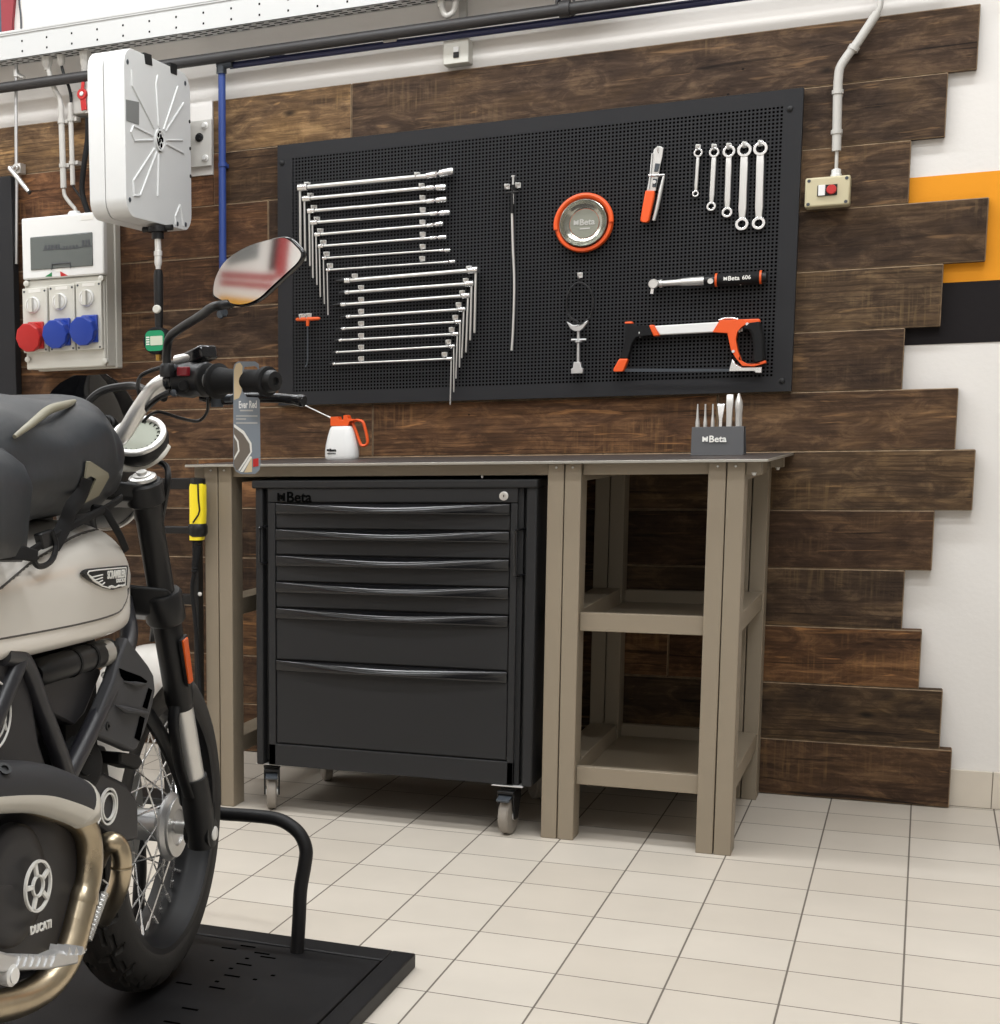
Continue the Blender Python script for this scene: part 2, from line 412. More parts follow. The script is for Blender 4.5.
# painted bands on the wall right of the cladding
b = MB(); b.box((1.1, .0275, P(944, 283, 1, .03).z), (WX1, .031, P(911, 178, 1, .03).z)); struct('trim_1', b, 'orange_paint', smooth=False)
b = MB(); b.box((1.1, .0275, P(905, 345.4, 1, .03).z), (WX1, .031, P(944, 283, 1, .03).z)); struct('trim_2', b, 'black_paint', smooth=False)
# skirting tiles
b = MB(); x = P(993, 775, 1, .02).x
for i in range(-2, 9):
    b.box((x + .2 * i + .001, .018, .001), (x + .2 * (i + 1) - .001, .03, .102))
struct('baseboard_back', b, 'skirt', bevel=.001, smooth=False)
b = MB(); b.box((1.2, .022, .0), (WX1, .03, .1005)); struct('trim_3', b, 'grout', smooth=False)

# ---- reclaimed plank cladding
clad = thing('wall_cladding', (0, 0, 0), 'dark reclaimed wood plank cladding with a stepped right edge', 'wall cladding', kind='structure')
ends = [1.46, 1.395, 1.317, 1.504, 1.408, 1.325, 1.459, 1.507, 1.419, 1.355, 1.404, 1.462, 1.492]
joints = [[-.227], [.35, -.66], [1.05, -.5], [.7], [1.02, -.9], [.2], [-.15, .86], [.55, -.75], [.9], [.15], [.75, -.6], [.3], [.95]]
# intrinsic tint of the boards, right to left
tints = [[(.62, .56, .53), (1.35, 1.2, .95)], [(.6, .55, .52), (.9, .75, .6), (1.3, .9, .68)], [(.85, .76, .68), (.7, .6, .55), (1.25, .9, .68)], [(.72, .65, .6), (1.0, .72, .55)],
         [(1.0, .93, .8), (.75, .65, .6), (.95, .75, .6)], [(.85, .75, .66), (.85, .65, .52)], [(.95, .8, .66), (1.15, .85, .62), (.85, .68, .55)], [(.82, .74, .6), (1.35, .95, .65), (1.0, .8, .65)],
         [(.75, .62, .53), (.7, .58, .5)], [(.72, .66, .6), (.7, .6, .55)], [(1.4, 1.02, .7), (1.1, .85, .62), (.8, .65, .55)], [(.9, .82, .68), (.8, .65, .55)], [(.8, .65, .52), (.75, .6, .5)]]
H = .1627
for i in range(13):
    zt = 2.115 - H * i; zb = max(zt - H, 0.002)
    xs = [ends[i]] + sorted(joints[i], reverse=True) + [-2.3]
    for k in range(len(xs) - 1):
        xr, xl = xs[k], xs[k + 1]
        yy = .006 - .0021 * i + random.uniform(-.0008, .0008)
        # boards stop short of the hose reel's mounting board
        parts = [(xl, xr)]
        if i in (0, 1) and xl < -1.0 < xr or (i in (0, 1) and xl < -.69 < xr):
            parts = [(-.69, xr)] if xr > -.69 else []
            parts.append((xl, min(-1.0, xr)))
            if i == 1:
                q = MB(); q.box((-.9995, yy, zb + .0009), (-.69, .03, 1.885)); o = q.build('plank', 'wood', clad, bevel=.0018, smooth=False); o.color = (*tints[1][-1], 1)
        for a, c in parts:
            if c - a < .02: continue
            q = MB(); q.box((a + .0005, yy, zb + .0003), (c - .0005, .03, zt - .0003))
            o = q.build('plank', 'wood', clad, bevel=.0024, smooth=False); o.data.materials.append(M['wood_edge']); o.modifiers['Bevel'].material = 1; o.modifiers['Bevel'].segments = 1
            t = tints[i][min(k, len(tints[i]) - 1)]; o.color = (*t, 1)

# ================================================================== PEGBOARD
PX0, PX1, PZ0, PZ1 = -.456, 1.052, 1.142, 1.948
YF = -.03
peg = thing('pegboard', ((PX0 + PX1) / 2, -.015, PZ0), 'large black perforated tool board mounted on the wood cladding above the bench', 'tool board')
IX0, IX1, IZ0, IZ1 = PX0 + .047, PX1 - .047, PZ0 + .04, PZ1 - .041
b = MB()
for lo, hi in (((PX0, PZ0), (PX1, IZ0)), ((PX0, IZ1), (PX1, PZ1)), ((PX0, IZ0), (IX0, IZ1)), ((IX1, IZ0), (PX1, IZ1))):
    b.box((lo[0], YF, lo[1]), (hi[0], -.004, hi[1]))
b.build('frame', 'peg', peg, smooth=False)
nx, nz = 138, 71
dx, dz = (IX1 - IX0) / nx, (IZ1 - IZ0) / nz
vs = []; fs = []
for j in range(nz + 1):
    for i in range(nx + 1): vs.append((IX0 + dx * i, YF, IZ0 + dz * j))
for j in range(nz):
    for i in range(nx):
        a = j * (nx + 1) + i; c4 = (a, a + 1, a + nx + 2, a + nx + 1)
        cx, cz = IX0 + dx * (i + .5), IZ0 + dz * (j + .5); h = .0029; k = len(vs)
        vs += [(cx - h, YF, cz - h), (cx + h, YF, cz - h), (cx + h, YF, cz + h), (cx - h, YF, cz + h)]
        for q in range(4): fs.append((c4[q], c4[(q + 1) % 4], k + (q + 1) % 4, k + q))
b = MB(); b.add(vs, fs); b.build('perforated_panel', 'peg', peg, smooth=False, fix=False)
b = MB(); b.box((IX0 - .01, -.016, IZ0 - .01), (IX1 + .01, -.006, IZ1 + .01)); b.build('backing', 'peg_back', peg, smooth=False)
for px, py in ((282, 163), (790, 109), (286, 396), (782, 381)):
    b = MB(); b.lathe(P(px, py, 1, YF), -EY, [(0, .008), (.003, .0075), (.0045, .004)], 16); b.build('screw', 'black', peg)
# one peg hook, then copies
hb = MB(); hb.box((-.0068, -.003, -.002), (.0068, 0, .0125)); hb.box((-.0055, -.014, .0085), (.0055, -.0015, .0122))
hb.tube(spl([(0, -.002, -.001), (0, -.022, -.004), (0, -.031, .002), (0, -.033, .010)], 4), .0021, 8)
hook0 = hb.build('hook', 'zinc', None, bevel=.0006)
hooks = []
def hook(p, first=[True]):
    o = hook0 if first[0] else hook0.copy()
    if not first[0]: COL.objects.link(o)
    first[0] = False
    o.parent = peg; o.matrix_parent_inverse = Matrix.Translation(-peg.location); o.location = V((p.x, YF, p.z)); return o

# ---- T-handle wrenches
YT = -.052
def Z8(x, y): return (280 + x / 5, 150 + y / 5)
def Z7(x, y): return (290 + x / 4.762, 250 + y / 4.762)
def pt(q, y=YT): return P(q[0], q[1], 1, y)
ORD = ['topmost', 'second from the top', 'third from the top', 'fourth from the top', 'fifth from the top', 'sixth from the top', 'seventh from the top', 'lowest']
upper = [((100, 188), (735, 130), (868, 104), (103, 520), 23), ((122, 244), (735, 190), (830, 186), (127, 555), 19), ((146, 305), (735, 257), (833, 246), (150, 580), 17), ((162, 363), (752, 319), (850, 312), (165, 640), 16),
         ((180, 423), (738, 378), (816, 367), (185, 675), 14), ((197, 481), (752, 440), (833, 435), (202, 735), 13), ((217, 541), (800, 502), (850, 502), (222, 770), 11), ((236, 600), (822, 561), (876, 556), (240, 825), 10)]
hk_l = [(142, 183), (158, 238), (175, 298), (190, 356), (207, 414), (222, 472), (238, 530), (255, 588)]
hk_r = [(690, 135), (712, 190), (716, 250), (717, 310), (716, 372), (717, 432), (717, 493), (715, 553)]
px2m = .2 / 68 * 1.0
def twrench(i, left, joint, tip, bot, thick, upper_set):
    lab = (f'{ORD[i]} of the eight T-handle wrenches with swivel sockets, upper set' if upper_set else f'{ORD[i]} of the eight T-handle wrenches with black tips, lower set')
    A, J, T, B = pt(left), pt(joint), pt(tip), pt(bot)
    t = thing('t_handle_wrench', A, lab, 'wrench', 'T-handle wrenches hanging on the pegboard')
    r = thick / 5 * .0029 / 2 if upper_set else thick / 4.762 * .0029 / 2
    d = (J - A).normalized()
    b = MB(); b.tube([A, A + (J - A) * .5, J], r, 14); b.build('shaft', 'satin', t)
    # T head and the sliding bar
    b = MB(); b.tube([A - d * (r * 1.15), A - d * (r * .8), A + d * (r * 3.6), A + d * (r * 4)], [r * 1.2, r * 1.75, r * 1.75, r * 1.1], 14); b.build('head', 'chrome', t)
    up = (A - B).normalized()
    b = MB(); b.tube([B, B + up * .003, A + up * (r * 1.6)], [r * .45, r * .62, r * .62], 12); b.build('sliding_bar', 'satin', t)
    e = (T - J).normalized(); L = (T - J).length
    if upper_set:
        w = max(r * 1.75, .0042)
        b = MB(); b.tube([J - e * .003, J, J + e * L * .36, J + e * L * .4], [r, w * .85, w * .85, w * .6], 14)
        b.tube([J + e * L * .40, J + e * L * .47], w * .5, 10)
        b.cyl(J + e * L * .38 - EY * w, J + e * L * .38 + EY * w, w * .45, n=10)
        b.build('swivel_joint', 'chrome', t)
        b = MB(); b.tube([J + e * L * .46, J + e * L * .5, J + e * L * .93, T], [w * .7, w, w * 1.05, w * .9], 12)
        so = b.build('socket', 'chrome', t)
        b = MB(); b.lathe(T - e * .0006, e, [(0, w * .62), (.001, w * .62)], 6); b.build('socket_opening', 'black', so)
    else:
        w = max(r * 1.5, .0036)
        b = MB(); b.tube([J - e * -.002, J, J + e * L * .08], [w * .8, w, w], 12); b.tube([J - e * L * .55, J - e * L * .5, J, J + e * L * .1], [r, w, w, w * .8], 14)
        b.build('swivel_joint', 'chrome', t)
        b = MB(); b.tube([J + e * L * .1, J + e * L * .45, J + e * L * .5, T], [w * .8, w * .95, w * .55, w * .5], 10); b.build('socket', 'black', t)
    return t
for i, (l, j, tp, bt, th) in enumerate(upper):
    twrench(i, Z8(*l), Z8(*j), Z8(*tp), Z8(*bt), th, True)
    hook(pt(Z8(*hk_l[i]), YF)); hook(pt(Z8(*hk_r[i]), YF))
lower = [((885, 95), (265, 146), (222, 148), (879, 395), 20), ((865, 160), (265, 202), (235, 204), (858, 430), 17), ((848, 217), (247, 260), (205, 263), (838, 488), 16), ((828, 282), (272, 318), (240, 322), (818, 515), 14),
         ((810, 342), (250, 375), (218, 378), (807, 560), 12), ((797, 400), (236, 430), (210, 432), (790, 613), 12), ((780, 458), (222, 487), (203, 490), (780, 677), 11), ((768, 518), (207, 543), (187, 544), (763, 737), 11)]
hl = [(313, 133), (343, 188), (343, 244), (343, 301), (343, 359), (343, 416), (343, 471), (343, 526)]
hr = [(855, 97), (840, 155), (823, 213), (806, 270), (790, 330), (773, 388), (757, 447), (739, 506)]
for i, (l, j, tp, bt, th) in enumerate(lower):
    twrench(i, Z7(*l), Z7(*j), Z7(*tp), Z7(*bt), th, False)
    hook(pt(Z7(*hl[i]), YF)); hook(pt(Z7(*hr[i]), YF))

# ---- small orange T-handle hex key
A, B2 = pt((296, 319.5)), pt((320, 318.5))
t = thing('hex_key', (A + B2) / 2, 'small orange T-handle hex key at the lower left of the pegboard', 'hex key')
b = MB(); b.tube([A, A + (B2 - A) * .05, A + (B2 - A) * .5, A + (B2 - A) * .95, B2], [.003, .0052, .006, .0052, .003], 12); mid = pt((307.8, 320)); b.tube([mid, pt((307.6, 326))], [.006, .0045], 10); b.build('handle', 'orange_dark', t)
b = MB(); b.tube(spl([pt((307.6, 325)), pt((307.6, 350)), pt((307.4, 362)), pt((305.5, 367))], 5), .0024, 8); b.build('shaft', 'steel_dark', t)
hook(pt((303, 318), YF)); hook(pt((309.5, 317.5), YF))

# ---- flexible pick-up tool
def Z3(x, y): return (490 + x / 4.453, 160 + y / 4.453)
t = thing('pickup_tool', pt(Z3(103, 72)), 'long thin flexible steel pick-up tool hanging vertically at the pegboard centre', 'pick-up tool')
b = MB(); b.tube(spl([pt(Z3(98, 236)), pt(Z3(102, 380)), pt(Z3(108, 520)), pt(Z3(107, 640)), pt(Z3(102, 770)), pt(Z3(97, 848))], 5), .0037, 10); b.build('flexible_shaft', 'satin', t)
b = MB(); b.tube([pt(Z3(103, 110)), pt(Z3(99, 160)), pt(Z3(98, 238))], [.0045, .005, .0055], 10); b.build('grip_sleeve', 'black', t)
b = MB(); b.tube([pt(Z3(104, 72)), pt(Z3(102, 195))], .0036, 10); b.lathe(pt(Z3(104, 76)), EZ, [(0, .0075), (.004, .0075), (.005, .006)], 16); b.build('plunger', 'chrome', t)
b = MB(); b.bar(pt(Z3(70, 148)), pt(Z3(128, 142)), .009, .006); b.build('finger_bar', 'black', t, bevel=.002)
hook(pt(Z3(78, 128), YF)); hook(pt(Z3(127, 122), YF))

# ---- magnetic dish
c = pt(Z3(422, 284), YF - .004)
t = thing('magnetic_dish', c, 'round steel magnetic parts dish in an orange holder ring on the pegboard', 'magnetic dish')
b = MB(); b.lathe(c, -EY, [(0, .074), (.004, .081), (.016, .081), (.020, .078), (.020, .070), (.006, .066)], 48); b.build('holder_ring', 'orange', t)
up = MB()
arc = [c + V((math.cos(a) * .0775, -.021, math.sin(a) * .0775)) for a in [math.radians(v) for v in range(-2, 196, 6)]]
up.tube(arc, .0065, 8); up.build('handle', 'orange', t)
b = MB(); b.lathe(c - EY * .004, -EY, [(0, .04), (.0025, .042), (.004, .047), (.012, .058), (.022, .063), (.0235, .0645), (.0225, .066), (.016, .066), (.0, .066)], 48)
d = b.build('dish', 'dish', t)
b = MB(); b.lathe(c - EY * .0062, -EY, [(0, .041), (.0012, .0405)], 40); b.build('dish_floor', 'dish_mid', d)
bmark(c - EY * .0082 + V((0, 0, .004)), EX, EZ, .06, 'grey_mark', d, .0008)
b = MB(); b.box((c.x - .012, c.y - .0088, c.z - .016), (c.x + .016, c.y - .0074, c.z - .0125)); b.build('lettering', 'grey_mark', d)

# ---- oil filter wrench
c = pt(Z3(400, 535))
t = thing('filter_wrench', c, 'oil filter wrench with a black cable loop and a cast steel stem', 'filter wrench')
loop = spl([pt(Z3(392, 722)), pt(Z3(350, 690)), pt(Z3(343, 620)), pt(Z3(362, 570)), pt(Z3(398, 545)), pt(Z3(440, 570)), pt(Z3(461, 620)), pt(Z3(450, 690)), pt(Z3(420, 725))], 6)
b = MB(); b.tube(loop, .0026, 8); b.build('cable_loop', 'black', t)
b = MB(); b.prism([pt(Z3(*q), YT + .006) for q in ((345, 720), (372, 736), (410, 734), (440, 714), (438, 724), (418, 752), (405, 762), (378, 763), (362, 752))], V((0, -.014, 0))); b.build('jaw', 'alu', t, bevel=.0015)
b = MB(); b.tube([pt(Z3(394, 757)), pt(Z3(393, 930))], [.0042, .0046], 12); b.build('stem', 'alu', t)
b = MB(); b.lathe(pt(Z3(394, 815)), EZ, [(0, .007), (.002, .0105), (.007, .0105), (.009, .007)], 12); b.tube([pt(Z3(362, 801)), pt(Z3(428, 800))], [.0035, .0035], 10); b.build('wing_nut', 'alu', t)
b = MB(); b.prism([pt(Z3(*q), YT + .01) for q in ((378, 900), (408, 900), (412, 926), (419, 928), (419, 950), (366, 952), (366, 930), (374, 928))], V((0, -.018, 0))); b.build('foot', 'alu', t, bevel=.0015)
hook(pt(Z3(402, 522), YF))

# ---- clamp pliers
def Z1(x, y): return (610 + x / 5.556, 130 + y / 5.556)
t = thing('hose_clamp_pliers', pt(Z1(265, 110)), 'narrow steel pliers with one orange handle on the pegboard', 'pliers')
b = MB(); b.prism([pt(Z1(*q), YT + .008) for q in ((257, 98), (298, 99), (292, 150), (282, 190), (272, 250), (255, 340), (205, 342), (222, 250), (236, 150), (246, 110))], V((0, -.006, 0))); b.build('jaw_plate', 'satin', t, bevel=.001)
b = MB(); b.prism([pt(Z1(*q), YT) for q in ((252, 185), (276, 188), (268, 230), (245, 232))], V((0, -.0025, 0))); b.prism([pt(Z1(*q), YT) for q in ((240, 270), (262, 272), (256, 318), (235, 316))], V((0, -.0025, 0))); b.build('slot', 'steel_dark', t)
b = MB(); b.tube([pt(Z1(213, 253)), pt(Z1(304, 250))], .004, 10); b.lathe(pt(Z1(248, 290)) - EY * .001, -EY, [(0, .005), (.006, .005)], 14); b.build('pivot', 'chrome', t)
b = MB(); b.prism([pt(Z1(*q), YT + .01) for q in ((203, 340), (253, 342), (250, 380), (222, 508), (212, 518), (180, 516), (173, 506), (186, 430))], V((0, -.02, 0))); b.build('orange_handle', 'orange', t, bevel=.004)
b = MB(); b.tube([pt(Z1(300, 252)), pt(Z1(285, 320)), pt(Z1(262, 430)), pt(Z1(243, 503))], [.003, .0055, .0055, .005], 10); b.build('steel_handle', 'satin', t)
b = MB(); b.tube([pt(Z1(236, 130)), pt(Z1(226, 240)), pt(Z1(215, 330))], .003, 8); b.build('guide_rod', 'chrome', t)
hook(pt(Z1(275, 120), YF))

# ---- five ratchet ring wrenches
ring = [((491, 127), (476, 355), 22, 17, 15), ((580, 125), (563, 425), 25, 24, 22), ((662, 120), (651, 458), 30, 27, 26), ((748, 112), (733, 523), 34, 33, 34), ((837, 104), (826, 518), 34, 33, 34)]
names5 = ['smallest of the five ring wrenches, leftmost on the board', 'second smallest of the five ring wrenches hanging in a row', 'middle-sized ring wrench hanging third in the row of five', 'long ring wrench hanging fourth from the left in its row', 'long ring wrench hanging rightmost in the row of five']
for i, (a, q, ra, rb, w) in enumerate(ring):
    A, B = pt(Z1(*a), YT + .012), pt(Z1(*q), YT + .012); k = .0029 / 5.556
    t = thing('ring_wrench', A, names5[i], 'wrench', 'ring wrenches hanging in a row')
    ra *= k; rb *= k; w *= k * 1.12
    d = (B - A).normalized(); s = d.cross(EY)
    b = MB(); b.ring(A, EY, ra * .62, ra * 1.05, .012, 32); b.build('ring_head', 'chrome', t, bevel=.001)
    b = MB(); b.ring(B, EY, rb * .55, rb, .010, 28); b.build('small_ring', 'chrome', t, bevel=.001)
    rows = []
    for f, wid, th in ((0.0, .9, .004), (.12, 1.0, .005), (.2, 1.02, .0052), (.5, .98, .005), (.82, 1.02, .005), (.9, .9, .0045), (1.0, .8, .004)):
        p = A + d * (ra * .8) + (B - d * rb * .75 - A - d * (ra * .8)) * f
        rows.append([p + s * (-w / 2 * wid) + EY * th, p + s * (w / 2 * wid) + EY * th, p + s * (w / 2 * wid) - EY * th, p + s * (-w / 2 * wid) - EY * th])
    b = MB(); b.loft(rows); b.build('shank', 'satin', t, bevel=.0018)
    hook(P(A and Z1(*a)[0] - .2, Z1(*a)[1] - 3.2, 1, YF))

# ---- torque wrench
def Z2(x, y): return (600 + x / 5, 260 + y / 5)
a0, a1 = pt(Z2(268, 120)), pt(Z2(838, 84))
ax = (a1 - a0).normalized(); T = lambda x: a0 + ax * ((x - 268) / 570 * (a1 - a0).length)
t = thing('torque_wrench', a0, 'torque wrench with a black and orange handle hanging above the hacksaw', 'torque wrench')
b = MB(); b.lathe(T(268) + EY * .009, -EY, [(0, .012), (.002, .0135), (.016, .0135), (.018, .012)], 24); b.build('ratchet_head', 'satin', t)
dn = V((-.1, 0, -1)).normalized(); b = MB(); b.bar(T(266) + dn * .01, T(266) + dn * .028, .009, .009); b.build('square_drive', 'chrome', t, bevel=.001)
b = MB(); b.tube([T(285), T(312), T(380), T(420), T(460), T(526)], [.008, .0085, .0085, .011, .0122, .0122], 18); b.tube([T(300), T(312)], .0115, 18); b.build('tube', 'satin', t)
b = MB(); b.tube([T(524), T(530), T(578), T(584)], [.0125, .0135, .0135, .0145], 18); b.build('collar', 'black', t)
b = MB(); b.lathe(T(560) - EY * .010 + V((0, 0, -.003)), -EY, [(0, .008), (.006, .0075)], 16); b.build('release_button', 'satin', t)
b = MB(); b.tube([T(590), T(600), T(795), T(802)], [.0165, .0172, .0172, .0165], 20); b.build('handle', 'black_matte', t)
for x in (586, 805):
    b = MB(); b.tube([T(x - 5), T(x + 5)], .0185, 20); b.build('orange_ring', 'orange_dark', t)
b = MB(); b.tube([T(810), T(815), T(832), T(838)], [.016, .015, .0145, .011], 18); b.build('end_cap', 'black', t)
bmark(T(665) - EY * .0176 + V((0, 0, .001)), ax, EZ, .042, 'white_mark', t, .0006)
text('lettering', '606', T(738) - EY * .0176 + V((0, 0, .001)), ax, EZ, .022, 'white_mark', t, .0006, bold=.02)
hook(pt(Z2(707, 118), YF)); hook(pt(Z2(300, 125), YF))

# ---- hacksaw
t = thing('hacksaw', pt(Z2(100, 555)), 'hacksaw with an orange and black frame on the lower right of the pegboard', 'hacksaw')
def pr2(name, poly, mt, y0, th, bev=.0025):
    b = MB(); b.prism([pt(Z2(*q), y0) for q in poly], V((0, -th, 0))); return b.build(name, mt, t, bevel=bev)
pr2('front_arm', ((130, 320), (172, 320), (186, 330), (262, 328), (272, 378), (204, 384), (184, 396), (168, 420), (148, 497), (104, 497), (126, 420), (134, 380)), 'black_matte', YT + .012, .024, .004)
pr2('front_cap', ((129, 311), (168, 309), (172, 322), (130, 322)), 'orange', YT + .012, .024, .003)
pr2('front_tip', ((104, 495), (148, 495), (126, 558), (76, 560), (74, 548)), 'orange', YT + .014, .028, .003)
pr2('front_sleeve', ((250, 328), (276, 326), (306, 380), (274, 384), (264, 360)), 'orange', YT + .013, .026, .003)
pr2('top_bar', ((276, 331), (600, 311), (572, 363), (302, 377)), 'white_plastic', YT + .009, .018, .003)
pr2('handle_frame', ((600, 311), (618, 303), (720, 299), (748, 318), (712, 338), (692, 362), (684, 400), (694, 455), (712, 505), (740, 520), (775, 521), (832, 503), (834, 516), (775, 534), (716, 531), (684, 492), (660, 452), (642, 368), (568, 363)), 'orange', YT + .014, .028, .004)
pr2('handle_top', ((715, 299), (800, 296), (806, 306), (803, 316), (740, 320)), 'orange', YT + .013, .026, .003)
pr2('grip', ((742, 318), (806, 309), (812, 345), (826, 400), (832, 500), (776, 521), (764, 500), (772, 450), (764, 380), (748, 352), (716, 346)), 'black_matte', YT + .017, .034, .006)
pr2('blade_clamp', ((664, 494), (682, 520), (716, 538), (772, 537), (812, 534), (812, 566), (780, 566), (770, 556), (646, 558)), 'chrome', YT + .008, .016, .002)
b = MB(); b.prism([pt(Z2(*q), YT + .001) for q in ((124, 543), (646, 544), (646, 557), (124, 559))], V((0, -.002, 0))); b.build('blade', 'steel_dark', t)
b = MB(); b.tube(spl([pt(Z2(594, 302)), pt(Z2(620, 293)), pt(Z2(660, 291)), pt(Z2(690, 297))], 5), .0035, 8); b.build('tension_lever', 'chrome', t)
for q in ((736, 320), (666, 457)):
    b = MB(); b.lathe(pt(Z2(*q), YT - .014), -EY, [(0, .0045), (.002, .004)], 14); b.build('rivet', 'chrome', t)
hook(pt(Z2(205, 380), YF)); hook(pt(Z2(700, 355), YF))

# ================================================================== WORKBENCH
TOP = .973
bench = thing('workbench', (.31, -.4, 0), 'taupe steel workbench with a dark thin top against the wood cladding', 'workbench')
b = MB(); b.box((-.438, -.79, TOP - .006), (1.06, -.004, TOP)); b.build('worktop', 'worktop', bench, bevel=.001)
b = MB(); b.box((-.438, -.7935, TOP - .0068), (1.0615, -.7902, TOP - .0002)); b.box((1.0602, -.79, TOP - .0068), (1.0635, -.004, TOP - .0002)); b.box((-.4415, -.79, TOP - .0068), (-.4382, -.004, TOP - .0002)); b.build('worktop_edge', 'steel_edge', bench, bevel=.0008)
ZL = TOP - .007
def leg(x, yf, yb, name='leg'):
    """two folded profiles side by side"""
    b = MB()
    for s in (-1, 1):
        xa, xb = (x - .041, x - .0012) if s < 0 else (x + .0012, x + .041)
        b.box((xa, yf, 0), (xb, yb, ZL))
    return b.build(name, 'taupe', bench, bevel=.002)
LX = (-.353, .591, .97)
for x in LX:
    leg(x, -.764, -.685); leg(x, -.115, -.036)
# beams under the top, front and back
for (xa, xb) in ((-.312, .552), (.634, .929)):
    for (ya, yb) in ((-.752, -.72), (-.08, -.04)):
        b = MB(); b.box((xa, ya, .937), (xb, yb, ZL)); b.build('beam', 'taupe', bench, bevel=.0015)
b = MB(); b.box((1.0115, -.75, .935), (1.045, -.70, ZL)); b.box((1.0115, -.10, .935), (1.045, -.05, ZL)); b.box((-.43, -.75, .935), (-.3945, -.70, ZL)); b.build('top_bracket', 'taupe', bench, bevel=.001)
# side rails between front and back legs
for x in LX:
    for z in (.545, .146, .92):
        b = MB(); b.box((x - .037, -.684, z), (x + .037, -.116, z + (.047 if z < .9 else .044))); b.build('side_rail', 'taupe', bench, bevel=.0015)
# shelf trays in the open bay
for z in (.543, .145):
    b = MB(); b.box((.633, -.744, z), (.929, -.722, z + .047)); b.build('shelf_front_rail', 'taupe', bench, bevel=.0015)
    b = MB(); b.box((.62, -.062, z - .015), (.95, -.038, z + .04)); b.build('shelf_back_rail', 'taupe', bench, bevel=.0015)
    b = MB(); b.box((.6285, -.722, z + .001), (.9325, -.062, z + .005)); b.build('shelf', 'taupe', bench)
def bolt(p, n, r=.0065, parent=bench):
    b = MB(); b.lathe(p, n, [(0, r), (.002, r), (.0022, r * .75), (.006, r * .7), (.007, r * .4)], 10); return b.build('bolt', 'zinc', parent)
for z in (.543, .145):
    for dzb in (.0, .027):
        bolt((.575, -.1155, z + dzb), -EY); bolt((.622, -.1155, z + dzb), -EY)
for q_ in ((756.5, 597.5), (750.5, 738.5), (749, 747.5)): bolt(P(*q_, 1, -.1155), -EY)
bolt((1.03, -.7505, .94), -EZ, .006); bolt((1.03, -.08, .934), -EZ, .006); bolt((.38, -.745, .9365), -EZ, .004)
for x in LX:
    for s in (-.02, .02): bolt((x + s, -.7645, .956), -EY, .0028)

# ================================================================== ROLLER CABINET
CYF = -.772
cab = thing('tool_cabinet', (.14, -.52, 0), 'black six-drawer roller tool cabinet parked under the left bay of the workbench', 'tool cabinet')
CL, CRt = P(256, 700, 1, CYF).x, P(535, 600, 1, CYF).x
zc0, zc1 = .132, .912
b = MB(); b.box((CL + .035, CYF + .012, zc0), (CRt - .035, CYF + .5, zc1)); b.build('body', 'cab', cab, bevel=.002)
b = MB(); b.box((CL - .008, CYF - .006, .906), (CRt + .002, CYF + .52, .9275)); b.build('top_lid', 'cab', cab, bevel=.004)
fx0, fx1 = P(268, 600, 1, CYF).x, P(516, 600, 1, CYF).x
dx0, dx1 = P(276, 600, 1, CYF).x, P(508.5, 600, 1, CYF).x
# corner posts with a dark slot between post and front
for name, xa, xb in (('left', CL, P(262.5, 600, 1, CYF).x), ('right', P(524.5, 600, 1, CYF).x, CRt)):
    b = MB(); b.box((xa, CYF + .002, zc0), (xb, CYF + .5, .908)); b.build('corner_post', 'cab', cab, bevel=.004)
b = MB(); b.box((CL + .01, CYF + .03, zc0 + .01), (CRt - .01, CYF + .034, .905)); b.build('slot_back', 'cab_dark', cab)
zf = lambda y, x=277: P(x, y, 1, CYF).z
tops = [zf(502.9), zf(528.8), zf(555), zf(581.6), zf(607.5), zf(659.6)]
bot = zf(743.3)
# fascia: frame around the drawers
b = MB()
b.box((fx0, CYF, tops[0] + .002), (fx1, CYF + .028, .906)); b.box((fx0, CYF, zc0 + .002), (fx1, CYF + .028, bot - .002)); b.box((fx0, CYF, zc0 + .002), (dx0 - .002, CYF + .028, tops[0])); b.box((dx1 + .002, CYF, zc0 + .002), (fx1, CYF + .028, tops[0]))
b.build('fascia', 'cab', cab, bevel=.0018)
for i in range(6):
    zt = tops[i] - .001; zb = (tops[i + 1] if i < 5 else bot) + .001
    b = MB(); b.box((dx0, CYF + .003, zb + .001), (dx1, CYF + .026, zt - .02)); b.box((dx0, CYF + .012, zt - .024), (dx1, CYF + .026, zt))
    dr = b.build('drawer', 'cab', cab, bevel=.0018)
    # full-width moulded pull: S profile, fuller towards the middle
    rows = []
    for k in range(33):
        f = k / 32; x = dx0 + .001 + (dx1 - dx0 - .002) * f; bow = math.sin(PI * f) ** .8
        d = .006 + .022 * bow; h = .030 - .002 * bow
        prof = [(0, 0), (.18, -.0006), (.36, -.002 - .001 * bow), (.56, -.0045 - .002 * bow), (.74, -.008 - .003 * bow), (.88, -.0125 - .003 * bow), (.97, -.018 - .002 * bow), (1, -.023), (.93, -.0265), (.6, -h), (-.2, -h), (-.2, 0)]
        ends_ = [(0, 0), (.45, -.0002), (.8, -.0006), (.93, -.0016), (.985, -.0035), (1, -.0075), (1, -.014), (1, -.022), (.95, -.0275), (.6, -h), (-.2, -h), (-.2, 0)]
        prof = [(a * bow + c * (1 - bow), z * bow + w * (1 - bow)) for (a, z), (c, w) in zip(prof, ends_)]
        rows.append([V((x, CYF + .003 - d * a, zt + z)) for a, z in prof])
    b = MB(); b.loft(rows); b.build('handle', 'gloss_black', dr, ang=60)
bmark(P(294.5, 497, 1, CYF) - EY * .0008, EX, EZ, P(312, 497, 1, CYF).x - P(277, 497, 1, CYF).x, 'black_mark', cab, .0008)
